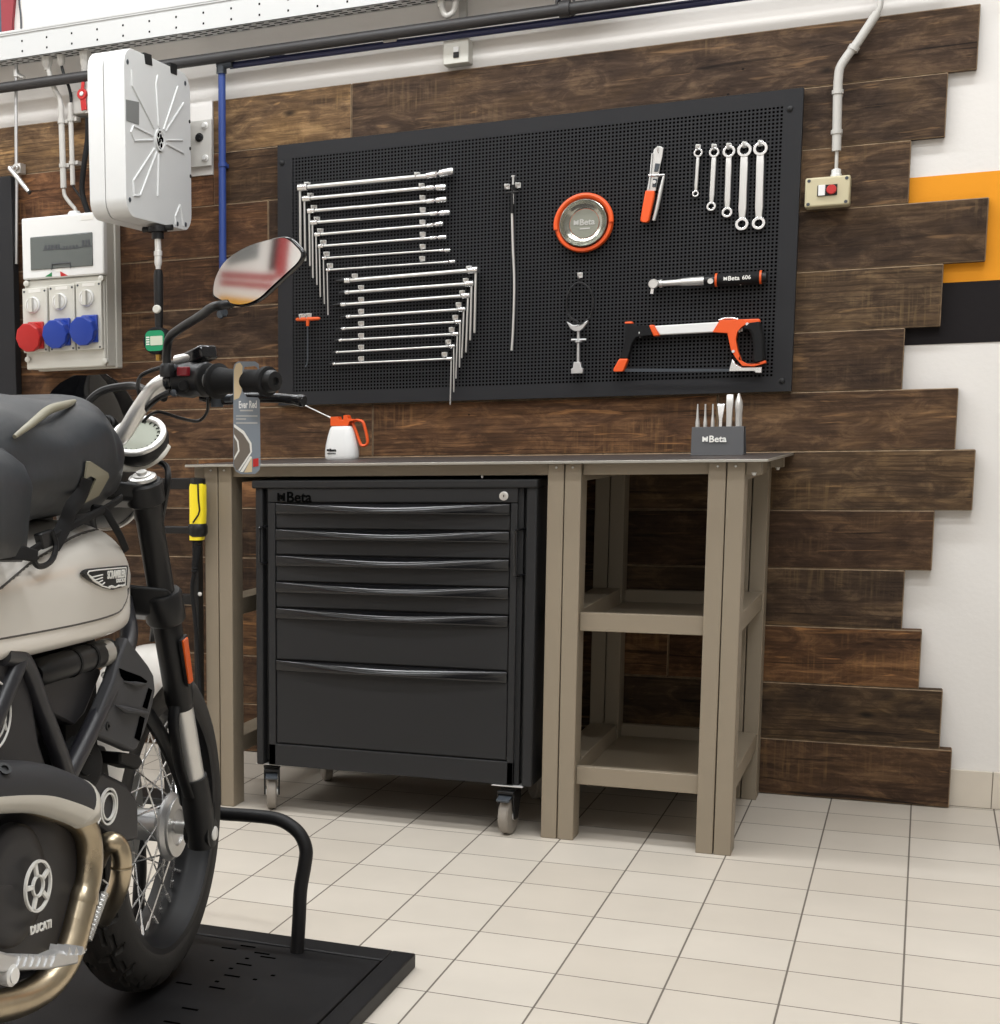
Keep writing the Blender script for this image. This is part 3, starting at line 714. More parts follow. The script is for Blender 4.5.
p = P(504, 496, 1, CYF); b = MB(); b.lathe(p, -EY, [(0, .0115), (.003, .0115), (.004, .009), (.0035, .004), (.0035, 0.0001)], 20); lk = b.build('lock', 'satin', cab)
b = MB(); b.box((p.x - .001, p.y - .0048, p.z - .003), (p.x + .001, p.y - .003, p.z + .003)); b.build('keyhole', 'black', lk)
# wire loop handles in the two slots
for px in (266, 520.5):
    p0, p1 = P(px - 4.5, 527 if px < 300 else 530, 1, CYF), P(px - 4.5, 563 if px < 300 else 575, 1, CYF)
    b = MB(); b.tube(spl([p0 + V((.02, .02, .002)), p0 + V((.004, -.012, 0)), p0 + V((0, -.014, -.012)), p1 + V((0, -.014, .012)), p1 + V((.004, -.012, 0)), p1 + V((.02, .02, 0))], 4), .0036, 8); b.build('slot_latch', 'gloss_black', cab)
# casters
def caster(x, y, rot, brake=True):
    c = V((x, y, .05)); ca, sa = math.cos(rot), math.sin(rot); axl = V((ca, sa, 0)); fw = V((-sa, ca, 0))
    w = MB(); w.lathe(c - axl * .014, axl, [(0, .034), (.001, .046), (.005, .0498), (.023, .0498), (.027, .046), (.028, .034)], 32)
    wheel = w.build('caster_wheel', 'rubber_grey', cab)
    h = MB(); h.lathe(c - axl * .019, axl, [(0, .009), (.002, .012), (.036, .012), (.038, .009)], 16); h.build('hub', 'zinc', wheel)
    b = MB()
    for s in (-1, 1): b.prism([c + axl * (s * .018) + fw * q[0] + EZ * q[1] for q in ((-.014, -.008), (.012, -.008), (.034, .05), (.03, .068), (-.022, .068), (-.026, .05))], axl * (.004 * s))
    b.bar(c + EZ * .064 + fw * -.03, c + EZ * .064 + fw * .034, .044, .008, side=axl)
    b.lathe(c + EZ * .066 + fw * .012, EZ, [(0, .024), (.006, .024), (.007, .016), (.0155, .016)], 20)
    fk = b.build('caster_fork', 'black', cab, bevel=.001)
    if brake:
        q = MB(); q.bar(c + EZ * .058 - fw * .012, c + EZ * .046 - fw * .05, .034, .006, side=axl); q.build('brake_pedal', 'steel_dark', fk, bevel=.001)
    b = MB(); b.box((x + .0 - .04, y + .012 - .035, .1305), (x + .04, y + .047, .1322)); b.build('mounting_plate', 'zinc', fk)
pl, pr_ = P(272, 790, 1, -.735), P(508.5, 812, 1, -.755)
caster(pl.x, pl.y, .35); caster(pr_.x, pr_.y, -.1)
caster(pl.x + .02, -.33, .5, False); caster(pr_.x - .02, -.33, .5, False)

# ================================================================== ON THE BENCH
# oil can
y0 = -.24
bl, br_ = P(326.3, 452, 1, y0), P(358, 452, 1, y0); c = V(((bl.x + br_.x) / 2, y0, TOP)); rb = (br_.x - bl.x) / 2
top_z = P(342, 426.3, 1, y0).z - TOP
t = thing('oil_can', c, 'small white plastic oil can with an orange pump handle on the workbench', 'oil can')
def orect(c, hx, hy, z, n=28, e=3.2):
    return [V((c.x + hx * math.copysign(abs(math.cos(a)) ** (2 / e), math.cos(a)), c.y + hy * math.copysign(abs(math.sin(a)) ** (2 / e), math.sin(a)), z)) for a in [2 * PI * k / n for k in range(n)]]
h = top_z
b = MB(); b.loft([orect(c, rb * f, rb * .7 * f, TOP + z * h) for z, f in ((0, .93), (.03, .98), (.12, 1), (.3, .99), (.45, .95), (.7, .84), (.88, .74), (.96, .68), (1, .6))]); b.build('bottle', 'white_plastic', t)
def O(x, y): return (310 + x / 11.11, 390 + y / 11.11)
def oc(x, y, yy=y0): return P(*O(x, y), 1, yy)
b = MB(); b.prism([oc(*q, y0 + .017) for q in ((268, 300), (345, 295), (358, 325), (408, 340), (412, 285), (432, 277), (452, 285), (462, 320), (560, 330), (478, 350), (462, 398), (268, 398))], V((0, -.034, 0))); b.build('pump_head', 'orange', t, bevel=.003)
b = MB(); b.tube(spl([oc(480, 350), oc(520, 336), oc(580, 350), oc(605, 400), oc(630, 500), oc(640, 580), oc(615, 615), oc(570, 612), oc(545, 560), oc(510, 460), oc(480, 385), oc(470, 365)], 4), .0056, 10, flat=((0, 1, 0), .8)); b.build('handle', 'orange', t)
sp0 = oc(285, 335); sp1 = P(302, 404, 1, y0)
b = MB(); b.tube([sp0, sp0 + (sp1 - sp0) * .25], [.0035, .0026], 10); b.tube([sp0, sp1, P(283, 397, 1, y0)], .0019, 10); b.build('spout', 'satin', t)
b = MB(); b.lathe(oc(388, 335, y0), EZ, [(0, .004), (.006, .004)], 10); b.build('valve', 'zinc', t)
bmark(V((c.x - rb * .42, c.y - rb * .7 * 1.0, TOP + h * .29)), EX, EZ, rb * .6, 'black_mark', t, .0012)
b = MB(); 
for k in range(5): b.box((c.x - rb * .68 + k * rb * .11, c.y - rb * .7 - .001, TOP + h * .165), (c.x - rb * .61 + k * rb * .11, c.y - rb * .66, TOP + h * .2))
b.build('lettering', 'black_mark', t)

# punch and chisel stand
y0 = -.29
def S4(x, y, yy=y0): return P(670 + x / 10, 380 + y / 10, 1, yy)
bl, br_ = S4(205, 740), S4(722, 740); tl, tr = S4(213, 472), S4(742, 472)
zt = tl.z
t = thing('punch_stand', ((bl.x + br_.x) / 2, y0 + .02, TOP), 'dark grey sheet metal stand for punches on the right end of the workbench', 'tool stand')
b = MB(); b.prism([V((bl.x, y0, TOP)), V((br_.x + .004, y0, TOP)), V((tr.x - .002, y0 + .012, zt)), V((tl.x, y0 + .012, zt))], V((0, .0025, 0)))
b.box((bl.x, y0, TOP), (br_.x + .004, y0 + .065, TOP + .0025))
b.prism([V((tl.x, y0 + .012, zt - .0025)), V((tr.x - .002, y0 + .012, zt - .0025)), V((tr.x - .002, y0 + .055, zt - .0025)), V((tl.x, y0 + .055, zt - .0025))], V((0, 0, .0025)))
b.prism([V((bl.x, y0 + .065, TOP)), V((br_.x + .004, y0 + .065, TOP)), V((tr.x - .002, y0 + .055, zt)), V((tl.x, y0 + .055, zt))], V((0, -.0025, 0)))
mstand = mat('stand_grey', '4b4b4d', .5); M['stand'] = mstand
b.build('folded_stand', 'stand', t, bevel=.001)
nrm = V((0, -(zt - TOP), .012)).normalized()
bmark(S4(445, 590, y0 + .005) + nrm * .0012, EX, V((0, .012, zt - TOP)), .062, 'white_mark', t, .0008)
yp = y0 + .034
tools = [(278, 240, 'pin_punch', 'thin pin punch standing leftmost in the punch stand', [(0, .0058), (.18, .0058), (.42, .0035), (.95, .0017), (1, .0014)]),
         (355, 240, 'pin_punch', 'thin pin punch standing second from the left in the punch stand', [(0, .005), (.2, .005), (.25, .0045), (.5, .0028), (1, .0022)]),
         (430, 240, 'pin_punch', 'thin pin punch standing third from the left in the punch stand', [(0, .005), (.2, .005), (.28, .0045), (.55, .0026), (1, .0021)]),
         (508, 238, 'flat_chisel', 'short chisel with a flared bright blade in the punch stand', None),
         (594, 143, 'flat_chisel', 'tall square flat chisel second from the right in the punch stand', None),
         (690, 133, 'centre_punch', 'tall pointed punch standing rightmost in the punch stand', [(0, .0088), (.4, .0088), (.46, .0095), (.62, .0102), (.75, .0095), (.9, .005), (1, .002)])]
for px, py, nm, lb, prof in tools:
    tip = S4(px, py, yp); zb = zt + .0002
    hh = tip.z - zb; x = S4(px - 4, 472, yp).x
    if prof:
        b = MB(); b.tube([V((x, yp, TOP + .003)), V((x, yp, zb))] + [V((x + (tip.x - x) * f, yp, zb + hh * f)) for f, r in prof], [prof[0][1]] * 2 + [r for f, r in prof], 12)
        o = b.build(nm, 'satin')
    elif py > 200:
        b = MB(); b.loft([[V((x + sx * w, yp + sy * d, z)) for sx, sy in ((-1, -1), (1, -1), (1, 1), (-1, 1))] for z, w, d in ((TOP + .003, .004, .003), (zb, .004, .003), (zb + hh * .32, .0042, .003), (zb + hh * .92, .0092, .0022), (zb + hh, .0098, .0008))]); o = b.build(nm, 'chrome', bevel=.0005)
    else:
        b = MB(); b.loft([[V((x + sx * w, yp + sy * d, z)) for sx, sy in ((-1, -1), (1, -1), (1, 1), (-1, 1))] for z, w, d in ((TOP + .003, .0068, .005), (zb, .0068, .005), (zb + hh * .4, .0074, .005), (zb + hh * .7, .0088, .005), (zb + hh * .95, .0088, .004), (zb + hh, .0082, .0015))]); o = b.build(nm, 'satin', bevel=.0018)
    tag(o, lb, 'chisel' if 'chisel' in nm else 'punch', 'punches and chisels in the stand')

# ================================================================== WALL EQUIPMENT, RIGHT
t = thing('switch_box', (1.12, 0, 1.63), 'beige push-button switch box with red and white buttons right of the pegboard', 'switch box')
x0, x1, z0, z1 = P(805, 190, 1, -.062).x, P(850, 190, 1, -.062).x, P(827, 206, 1, -.062).z, P(827, 176.5, 1, -.062).z
b = MB(); b.box((x0, -.062, z0), (x1, -.004, z1)); b.build('housing', 'beige', t, bevel=.005, seg=3)
q0, q1 = P(817, 196.5, 1, -.0635), P(837.5, 183.8, 1, -.0635)
b = MB(); b.box((q0.x, -.0645, q0.z), (q1.x, -.062, q1.z)); b.build('button_plate', 'black', t, bevel=.0008)
w0, w1 = P(818, 196, 1, -.066), P(825.4, 184.8, 1, -.066)
b = MB(); b.box((w0.x, -.069, w0.z), (w1.x, -.064, w1.z)); tag(b.build('button', 'white_plastic', t, bevel=.001), 'white button')
c = P(831.5, 189.5, 1, -.066); b = MB(); b.lathe(c + EY * .002, -EY, [(0, .0125), (.007, .0125), (.009, .011)], 24); tag(b.build('button', 'red', t), 'red button')
for sx in (x0 + .009, x1 - .009):
    for sz in (z0 + .008, z1 - .008):
        b = MB(); b.lathe((sx, -.0622, sz), -EY, [(0, .0045), (.0012, .004)], 12); b.build('screw', 'steel_dark', t)
gl = P(836, 176, 1, -.03); b = MB(); b.lathe((gl.x, -.03, z1), EZ, [(-.002, .0135), (.008, .0135), (.009, .0115), (.02, .0115), (.022, .008)], 8); b.build('cable_gland', 'white_plastic', t)
b = MB(); b.tube([V((gl.x, -.03, z1 + .015)), P(837, 148, 1, -.03)], .0046, 10); b.build('cable', 'conduit', t)
t = thing('conduit_pipe', P(837, 151, 1, -.03), 'grey bent conduit pipe rising above the beige switch box', 'conduit')
pts = [P(836.5, 151, 1, -.03), P(837.5, 100, 1, -.03)] + spl([P(838, 82, 1, -.03), P(840, 68, 1, -.03), P(848, 55, 1, -.03), P(858, 42, 1, -.03)], 5) + [P(877, 13, 1, -.03)]
b = MB(); b.tube(pts, .0115, 14); b.build('pipe', 'conduit', t)
b = MB(); b.tube([P(877, 13, 1, -.03), P(880, 7, 1, -.03), P(881, -4, 1, -.03), P(881, -30, 1, -.02)], .0075, 12); b.build('pipe', 'conduit', t)
for p0, p1 in (((836.6, 134), (836.8, 130)), ((837.6, 94), (837.8, 90)), ((852.5, 50), (855, 46))):
    a, c = P(*p0, 1, -.03), P(*p1, 1, -.03)
    b = MB(); b.tube([a, c], .0145, 14); e = (a - c).normalized().cross(EY); b.box((a.x - .005, -.03, a.z - .004), (a.x + .012, .0, a.z + .006)); b.build('clip', 'conduit', t)

# ================================================================== WALL EQUIPMENT, TOP
TY0, TY1 = -.09, -.012
zt_, zb_ = 2.389, 2.310
t = thing('cable_tray', (-1.0, 0, zb_), 'perforated grey steel cable tray running along the top of the wall', 'cable tray')
b = MB(); b.box((WX0 + .3, TY0, zb_), (.62, TY0 + .002, zt_)); b.box((WX0 + .3, TY0 - .004, zt_ - .001), (.62, TY0 + .008, zt_ + .003)); b.build('front_flange', 'galv', t)
b = MB(); b.box((WX0 + .3, TY0, zb_), (.62, TY1, zb_ + .002)); b.build('tray_floor', 'galv', t)
b = MB(); b.box((WX0 + .3, TY1 - .002, zb_), (.62, TY1, zt_)); b.build('back_flange', 'galv', t)
b = MB(); b.box((WX0 + .3, TY0 - .006, zt_ + .003), (.62, TY1, zt_ + .012)); b.build('tray_lid', 'galv', t, bevel=.002)
holes = MB(); base = P(22, 41, 1, TY0); step = P(46.6, 37.4, 1, TY0).x - base.x
for i in range(-7, 14):
    x = base.x + i * step
    if x > .6: break
    for z in (P(22, 41, 1, TY0).z, P(23, 51, 1, TY0).z):
        holes.box((x - .0028, TY0 - .0005, z - .0032), (x + .0028, TY0 + .001, z + .0032))
holes.build('flange_perforation', 'slot', t, smooth=False)
sl = MB(); x = WX0 + .35
while x < .6:
    for yy in (-.075, -.052, -.029): sl.box((x + (yy + .05) * .4, yy - .004, zb_ - .0006), (x + .026 + (yy + .05) * .4, yy + .004, zb_ + .001))
    x += .042
sl.build('floor_perforation', 'slot', t, smooth=False)
for x in (-2.4, -1.6, -.7, .1):
    b = MB(); b.box((x - .015, TY1, zb_ + .02), (x + .015, .03, zt_ - .02)); b.build('wall_bracket', 'galv', t)

t = thing('service_pipe', (-.5, -.05, 2.23), 'long black pipe running along the wall below the cable tray', 'pipe')
b = MB(); b.tube([V((WX0 + .2, -.06, 2.2322)), V((1.4, -.06, 2.2272))], .0172, 16); b.build('pipe', 'black_pipe', t)
for px in (565, 95):
    p = P(px, 9 if px > 300 else 74, 1, -.06); b = MB(); b.tube([p - EX * .014, p + EX * .014], .0235, 16); b.build('clamp', 'black_pipe', t)
    b = MB()
    if px > 300:
        for s in (-.024, .024): b.bar(V((p.x + s, -.06, 2.232)), V((p.x + s, -.06, 2.3085)), .009, .006)
        b.bar(V((p.x - .02, -.062, 2.25)), V((p.x + .02, -.062, 2.308)), .02, .004)
    b.box((p.x - .012, -.06, 2.229), (p.x + .012, .03, 2.243)); b.build('hanger', 'black_pipe', t)
t = thing('air_line', (0, -.045, 2.2), 'dark blue compressed air line running just beneath the black pipe', 'air line')
xl = P(229, 62, 1, -.04).x
b = MB(); b.tube([V((xl, -.03, 2.2075)), V((1.4, -.03, 2.2005))], .011, 14); b.build('pipe', 'navy_pipe', t)
for px, py in ((391, 40), (277, 54.5)):
    p = P(px, py, 1, -.03); b = MB(); b.tube([p - EX * .02, p + EX * .02], .0135, 14); b.build('coupling', 'navy_pipe' if px < 300 else 'conduit', t)
t = thing('air_drop_pipe', P(222, 66, 1, -.04), 'bright blue vertical air pipe left of the pegboard', 'air pipe')
xd = P(222.5, 150, 1, -.035).x
b = MB(); b.tube([V((xd, -.035, 2.19)), V((xd - .003, -.035, 1.455))], .0118, 16); b.build('pipe', 'blue_pipe', t)
b = MB(); b.tube([V((xd, -.037, 2.185)), V((xd, -.037, 2.222))], .0165, 12); b.tube([V((xd - .012, -.037, 2.213)), V((xd + .04, -.04, 2.213))], .0155, 12); b.build('elbow_fitting', 'steel_dark', t)
p = P(223, 313, 1, -.035)
b = MB(); b.tube([p + V((0, 0, .025)), p + V((0, 0, -.012))], .012, 12); b.tube([p + V((-.012, 0, .0)), p + V((.016, -.02, 0))], .011, 12); b.lathe(p + V((.0, -.012, -.006)), -EY, [(0, .014), (.012, .012)], 8); b.build('outlet_fitting', 'steel_dark', t)
for z in (1.9, 1.6):
    b = MB(); b.tube([V((xd, -.035, z)), V((xd, -.035, z + .012))], .0145, 14); b.box((xd - .007, -.035, z), (xd + .007, 0, z + .012)); b.build('clip', 'blue_pipe', t)

# light switch plate and flat cable duct over the board
t = thing('wall_switch', P(457, 60, 1, 0), 'small light grey switch plate on the wall above the pegboard', 'switch')
a, c = P(445, 66.5, 1, .0), P(470.5, 39.5, 1, .0)
b = MB(); b.box((a.x, -.022, a.z), (c.x, .03, c.z)); b.build('plate', 'grey_plastic', t, bevel=.002)
a, c = P(453.5, 58, 1, -.022), P(459, 46.5, 1, -.022)
b = MB(); b.box((a.x, -.027, (a.z + c.z) / 2), (c.x, -.022, c.z)); b.build('rocker', 'white_plastic', t, bevel=.001)
b = MB(); b.box((a.x, -.026, a.z), (c.x, -.022, (a.z + c.z) / 2)); b.build('rocker_lower', 'black', t, bevel=.001)
a = P(461, 40, 1, 0); b = MB(); b.box((a.x - .011, .012, c.z), (a.x + .011, .03, 2.7)); tag(b.build('cable_duct', 'conduit'), 'thin grey vertical cable duct above the small switch plate', 'cable duct')
t = thing('hose_elbow', P(448, 10, 1, -.05), 'short corrugated grey cable loop hanging below the cable tray', 'cable loop')
b = MB(); pth = spl([P(441, -6, 1, -.05), P(441.5, 6, 1, -.05), P(446, 15.5, 1, -.05), P(453, 12, 1, -.05), P(456, 2, 1, -.05), P(458, -12, 1, -.05)], 6)
b.tube(pth, [.0085 + .0012 * (k % 2) for k in range(len(pth))], 10); b.build('loop', 'conduit', t)
b = MB(); b.tube([P(440.5, -4, 1, -.05), P(441.5, 7, 1, -.05)], .0115, 8); b.build('gland', 'conduit', t)

# banner / poster piece, top left
t = thing('banner', P(7, 15, 1, .02), 'red and teal banner edge on the wall at the top left corner', 'banner')
p0, p1, p2 = P(-60, 40, 1, .02), P(3, 40, 1, .02), P(12.5, 40, 1, .02)
b = MB(); b.box((p0.x, .012, 2.38), (p1.x, .0295, 2.62)); b.build('teal_band', 'poster_teal', t)
b = MB(); b.prism([V((p1.x, .012, 2.38)), V((p2.x, .012, 2.38)), V((p2.x + .004, .012, 2.46)), V((p2.x + .015, .012, 2.54)), V((p2.x + .04, .012, 2.62)), V((p1.x, .012, 2.62))], V((0, .0175, 0))); b.build('red_band', 'poster_red', t)
b = MB(); pp = P(19, 16, 1, .02); b.tube(spl([V((pp.x + .006, .0255, 2.62)), V((pp.x - .001, .0255, 2.53)), V((pp.x + .004, .0255, 2.47)), V((pp.x + .002, .0255, 2.38))], 5), .003, 8); tag(b.build('thin_cable', 'steel_dark'), 'thin dark cable hanging on the white wall beside the red banner', 'cable')

# ================================================================== WALL EQUIPMENT, LEFT
# dark panel at the far left
b = MB(); xr = P(14, 300, 1, -.05).x; b.box((xr - .75, -.05, 1.0), (xr, -.012, P(7, 176, 1, -.05).z))
tag(b.build('black_board', 'peg', bevel=.002), 'plain black panel at the far left edge beside the power outlet box', 'panel')
# conduit with lever at far left
t = thing('riser_pipe', P(12, 265, 1, -.03), 'thin silver riser pipe with a chrome lever at the far left', 'pipe')
b = MB(); b.tube([P(16.2, 64, 1, -.03), P(16, 110, 1, -.03), P(16.6, 190, 1, -.03), P(16.2, 264, 1, -.03)], .0062, 10); b.build('pipe', 'alu', t)
b = MB(); a = P(16.6, 168, 1, -.045); b.tube([a + EY * .03, a - EY * .012], .011, 12); b.box((a.x - .012, -.04, a.z - .016), (a.x + .012, -.004, a.z + .016)); b.build('valve_body', 'satin', t)
b = MB(); p0, p1 = P(9, 167, 1, -.075), P(29.5, 192.5, 1, -.085); b.tube([p0, p0 + (p1 - p0) * .05, p0 + (p1 - p0) * .9, p1], [.006, .0095, .0075, .006], 12); b.tube([p0 + (p1 - p0) * .1, a - EY * .01], .008, 10); lv = b.build('lever', 'chrome', t)
b = MB(); b.tube([p1 - (p1 - p0) * .03, p1 + (p1 - p0) * .02], .0074, 10); b.build('lever_tip', 'black', lv)
b = MB(); a = P(16, 74, 1, -.03); b.tube([a - EZ * .01, a + EZ * .012], .011, 10); b.tube([a, P(24, 78, 1, -.035)], .008, 10); b.build('fitting', 'satin', t)

# power outlet box
YB = -.13
eb = thing('power_outlet_box', P(60, 365, 1, -.06), 'grey power outlet box with breaker window and red and blue sockets', 'outlet box')
def E2(x, y, yy=YB): return P(x / 4.27, 150 + y / 4.27, 1, yy)
xl, xr = E2(95, 600).x, E2(445, 600).x
zt_, zm, zb_ = E2(280, 275).z, E2(280, 548).z, E2(280, 935).z
b = MB(); b.box((xl + .005, -.045, zb_), (xr, -.003, zt_ - .004)); b.build('back_box', 'grey_plastic', eb, bevel=.004)
b = MB(); b.box((xl + .004, -.105, zb_ + .004), (xr - .004, -.045, zt_ - .008)); b.build('mid_box', 'grey_plastic', eb, bevel=.004)
b = MB(); b.box((E2(90, 300).x, YB, E2(90, 556).z), (E2(440, 300).x, -.1, zt_)); b.build('upper_lid', 'white_plastic', eb, bevel=.006, seg=3)
b = MB(); b.box((E2(105, 900).x, YB + .012, zb_ + .003), (E2(443, 900).x, -.1, E2(105, 556).z)); b.build('lower_front', 'grey_plastic', eb, bevel=.005)
w0, w1 = E2(133, 515), E2(395, 350)
wn = MB(); wn.box((w0.x, YB - .004, w0.z), (w1.x, YB + .004, w1.z)); wn = wn.build('window', 'smoke_window', eb, bevel=.003)
b = MB()
for k in range(5): b.box((w0.x + .055 + k * .0125, YB - .0052, E2(0, 445).z), (w0.x + .064 + k * .0125, YB - .004, E2(0, 425).z))
for k in range(5): b.box((w0.x + .125 + k * .0125, YB - .0052, E2(0, 448).z - .001), (w0.x + .132 + k * .0125, YB - .004, E2(0, 432).z - .001))
for k in range(3): b.box((w0.x + .198 + k * .011, YB - .0052, E2(0, 440).z), (w0.x + .206 + k * .011, YB - .004, E2(0, 415).z))
b.box((w0.x + .05, YB - .005, E2(0, 446).z), (w0.x + .235, YB - .004, E2(0, 442).z)); b.build('breaker_row', 'window_dark', wn)
a = E2(264, 490); b = MB(); b.tube([a + V((-.036, -.006, -.014)), a + V((-.034, -.006, .004)), a + V((.034, -.006, .004)), a + V((.036, -.006, -.014))], .0022, 8); b.build('window_latch', 'window_dark', wn)
a = E2(210, 533); 
b = MB(); b.prism([E2(*q, YB - .0002) for q in ((193, 541), (222, 522), (222, 540))], V((0, -.0012, 0))); tag(b.build('sticker', 'green_mark', eb), 'green sticker')
b = MB(); b.prism([E2(*q, YB - .0002) for q in ((257, 518), (290, 536), (260, 540))], V((0, -.0012, 0))); tag(b.build('sticker', 'red', eb), 'red sticker')
b = MB(); b.box((E2(226, 0).x, YB - .0012, E2(0, 540).z), (E2(254, 0).x, YB - .0002, E2(0, 519).z)); tag(b.build('sticker', 'white_mark', eb), 'white sticker')
b = MB(); b.box((E2(342, 0).x, YB - .0012, E2(0, 333).z), (E2(393, 0).x, YB - .0002, E2(0, 316).z)); tag(b.build('sticker', 'white_mark', eb), 'white sticker')
cols = [('red', (98, 205)), ('blue', (211, 322)), ('blue', (326, 437))]
for k, (cn, (xa, xb)) in enumerate(cols):
    xa_, xb_ = E2(xa, 700).x, E2(xb, 700).x
    b = MB(); b.box((xa_ + .001, YB - .004, E2(0, 872).z), (xb_ - .001, YB + .015, E2(0, 600 - k * 6).z)); pn = b.build('socket_panel', 'grey_plastic', eb, bevel=.003)
    xc = (xa_ + xb_) / 2
    for sx in (xa_ + .009, xb_ - .009):
        for zz in (862, 614 - k * 6):
            b = MB(); b.lathe((sx, YB - .004, E2(0, zz).z), -EY, [(0, .0038), (.0014, .0034)], 10); b.build('screw', 'steel_dark', pn)
    kc = V((xc - .006, YB - .004, E2(0, (672, 665, 657)[k]).z))
    b = MB(); b.lathe(kc, -EY, [(0, .028), (.006, .027), (.008, .024)], 28); kn = b.build('rotary_switch', 'white_plastic', pn)
    b = MB(); b.ring(kc - EY * .0085, EY, .0205, .0235, .002, 28); b.box((kc.x - .007, kc.y - .022, kc.z - .024), (kc.x + .007, kc.y - .006, kc.z + .024)); b.build('switch_bar', 'grey_plastic', pn, bevel=.002)
    b = MB(); b.box((kc.x - .016, YB - .0048, E2(0, (617, 612, 606)[k]).z - .002), (kc.x + .03, YB - .004, E2(0, (617, 612, 606)[k]).z + .008)); b.build('sticker', 'white_mark', pn)
    sc = V((E2((145, 258, 374)[k], 800).x, YB - .004, E2(0, (805, 797, 790)[k]).z))
    b = MB(); b.box((sc.x - .016, YB - .016, sc.z - .042), (sc.x + .044, YB - .003, sc.z + .048)); b.build('socket_flange', cn, pn, bevel=.004)
    tilt = V((-.05, -1, -.18)).normalized()
    b = MB(); b.lathe(sc - V((.0, .004, 0)), tilt, [(0, .047), (.018, .047), (.02, .049), (.03, .049), (.034, .046), (.036, .034), (.036, .001)], 10); b.build('socket_cap', cn, pn, ang=20)
for zz, xx in ((895, 128), (902, 455), (550, 440), (572, 122)):
    b = MB(); b.lathe(E2(xx, zz, YB + .02), -EY, [(0, .010), (.018, .010), (.02, .006)], 12); b.build('corner_screw', 'grey_plastic', eb)
b = MB(); a = E2(318, 262, -.06); b.lathe((a.x, -.06, zt_ - .008), EZ, [(0, .024), (.018, .024), (.026, .018)], 8); a2 = E2(372, 262, -.05); b.lathe((a2.x, -.05, zt_ - .008), EZ, [(0, .013), (.014, .013), (.02, .010)], 8); b.build('cable_gland', 'white_plastic', eb)
# conduits above the box
def conduit(label, x, y0_, y1_, r, yy):
    t = thing('conduit_pipe', P(x, y1_, 1, yy), label, 'conduit')
    b = MB(); b.tube([P(x, y0_, 1, yy), P(x + 2.6, y1_, 1, yy)], r, 14); b.build('pipe', 'conduit', t)
    for f in (.2, .73):
        p = P(x + 2.6 * f, y0_ + (y1_ - y0_) * f, 1, yy); b = MB(); b.tube([p - EZ * .006, p + EZ * .006], r + .003, 14); b.box((p.x, yy, p.z - .006), (p.x + r + .012, -.002, p.z + .006)); b.build('clip', 'conduit', t)
    return t
c1 = conduit('wider left conduit of the pair above the power outlet box', 61, 105, 188, .0105, -.035)
c2 = conduit('narrower right conduit of the pair above the power outlet box', 70.3, 103, 185, .0085, -.035)
def cable(name, pts, r, mt, label, cat):
    b = MB(); b.tube(spl(pts, 6), r, 10); return tag(b.build(name, mt), label, cat)
q = lambda x, y, yy=-.035: P(x, y, 1, yy)
cable('power_cable', [q(63.6, 189), q(65, 196), q(70, 203), q(75, 209), q(75.5, 213, -.06)], .0066, 'conduit', 'thick pale cable dropping from the wide conduit into the outlet box', 'cable')
cable('power_cable', [q(72.9, 186), q(76, 191), q(82, 199), q(86, 206, -.045), q(87.5, 212, -.05)], .0042, 'black', 'thin black cable running from the narrow conduit into the outlet box', 'cable')
t = thing('cable_gland', q(47, 55), 'grey cable gland and bent pipe hanging from the cable tray, leftmost of three', 'cable gland')
b = MB(); b.lathe(q(47, 54.5, -.05), -EZ, [(0, .020), (.03, .018), (.04, .012), (.05, .011)], 8); b.build('gland', 'conduit', t)
b = MB(); b.tube(spl([q(48, 66, -.05), q(50, 76, -.05), q(55, 90, -.04), q(59.5, 98, -.035), q(61, 107, -.035)], 5), .0085, 10); b.build('pipe', 'conduit', t)
t = thing('cable_gland', q(61, 55), 'small cable gland with a thin black cable hanging below the tray', 'cable gland')
b = MB(); b.lathe(q(61, 55, -.05), -EZ, [(0, .015), (.02, .014), (.03, .011), (.036, .006)], 8); b.build('gland', 'conduit', t)
b = MB(); b.tube(spl([q(61.5, 65, -.05), q(64, 75, -.05), q(68.5, 86, -.04), q(70.8, 96, -.035), q(71, 105, -.035)], 5), .0052, 10); b.build('cable', 'black', t)
t = thing('cable_gland', q(85, 52), 'grey cable gland next to the white hose reel, rightmost of three', 'cable gland')
b = MB(); b.lathe(q(85, 50, -.05), -EZ, [(0, .021), (.045, .017), (.05, .014), (.1, .014)], 8); b.build('gland', 'conduit', t)
t = thing('ball_valve', q(84, 95), 'red handled ball valve on a grey plate left of the hose reel', 'valve')
a, c = P(75, 116, 1, -.005), P(97, 90, 1, -.005); b = MB(); b.box((a.x, -.03, a.z), (c.x, .03, c.z)); b.build('plate', 'conduit', t, bevel=.004)
p = P(83.5, 94.5, 1, -.06); b = MB(); b.tube([p + V((.012, .01, .04)), p + V((.012, .01, -.06))], .011, 12); b.tube([p + EY * .04, p - EY * .004], .009, 12); b.build('valve_body', 'satin', t)
b = MB(); b.ring(p - EY * .008, EY, .0075, .0175, .012, 20); b.bar(p + V((.002, -.008, -.014)), p + V((.006, -.008, -.052)), .02, .006, side=EX); b.bar(p + V((0, -.008, .01)), p + V((.004, -.008, .038)), .012, .006, side=EX); b.build('valve_handle', 'red', t, bevel=.0015)
b = MB(); b.lathe(p - EY * .004, -EY, [(0, .0075), (.012, .0075), (.014, .005)], 8); b.build('nut', 'zinc', t)
cable('air_hose', [P(88, 118, 1, -.05), P(87.5, 140, 1, -.05), P(84, 165, 1, -.06), P(82, 190, 1, -.06), P(86, 207, 1, -.07), P(93, 222, 1, -.08)], .0095, 'black_matte', 'black air hose curving down beside the left side of the hose reel', 'hose')

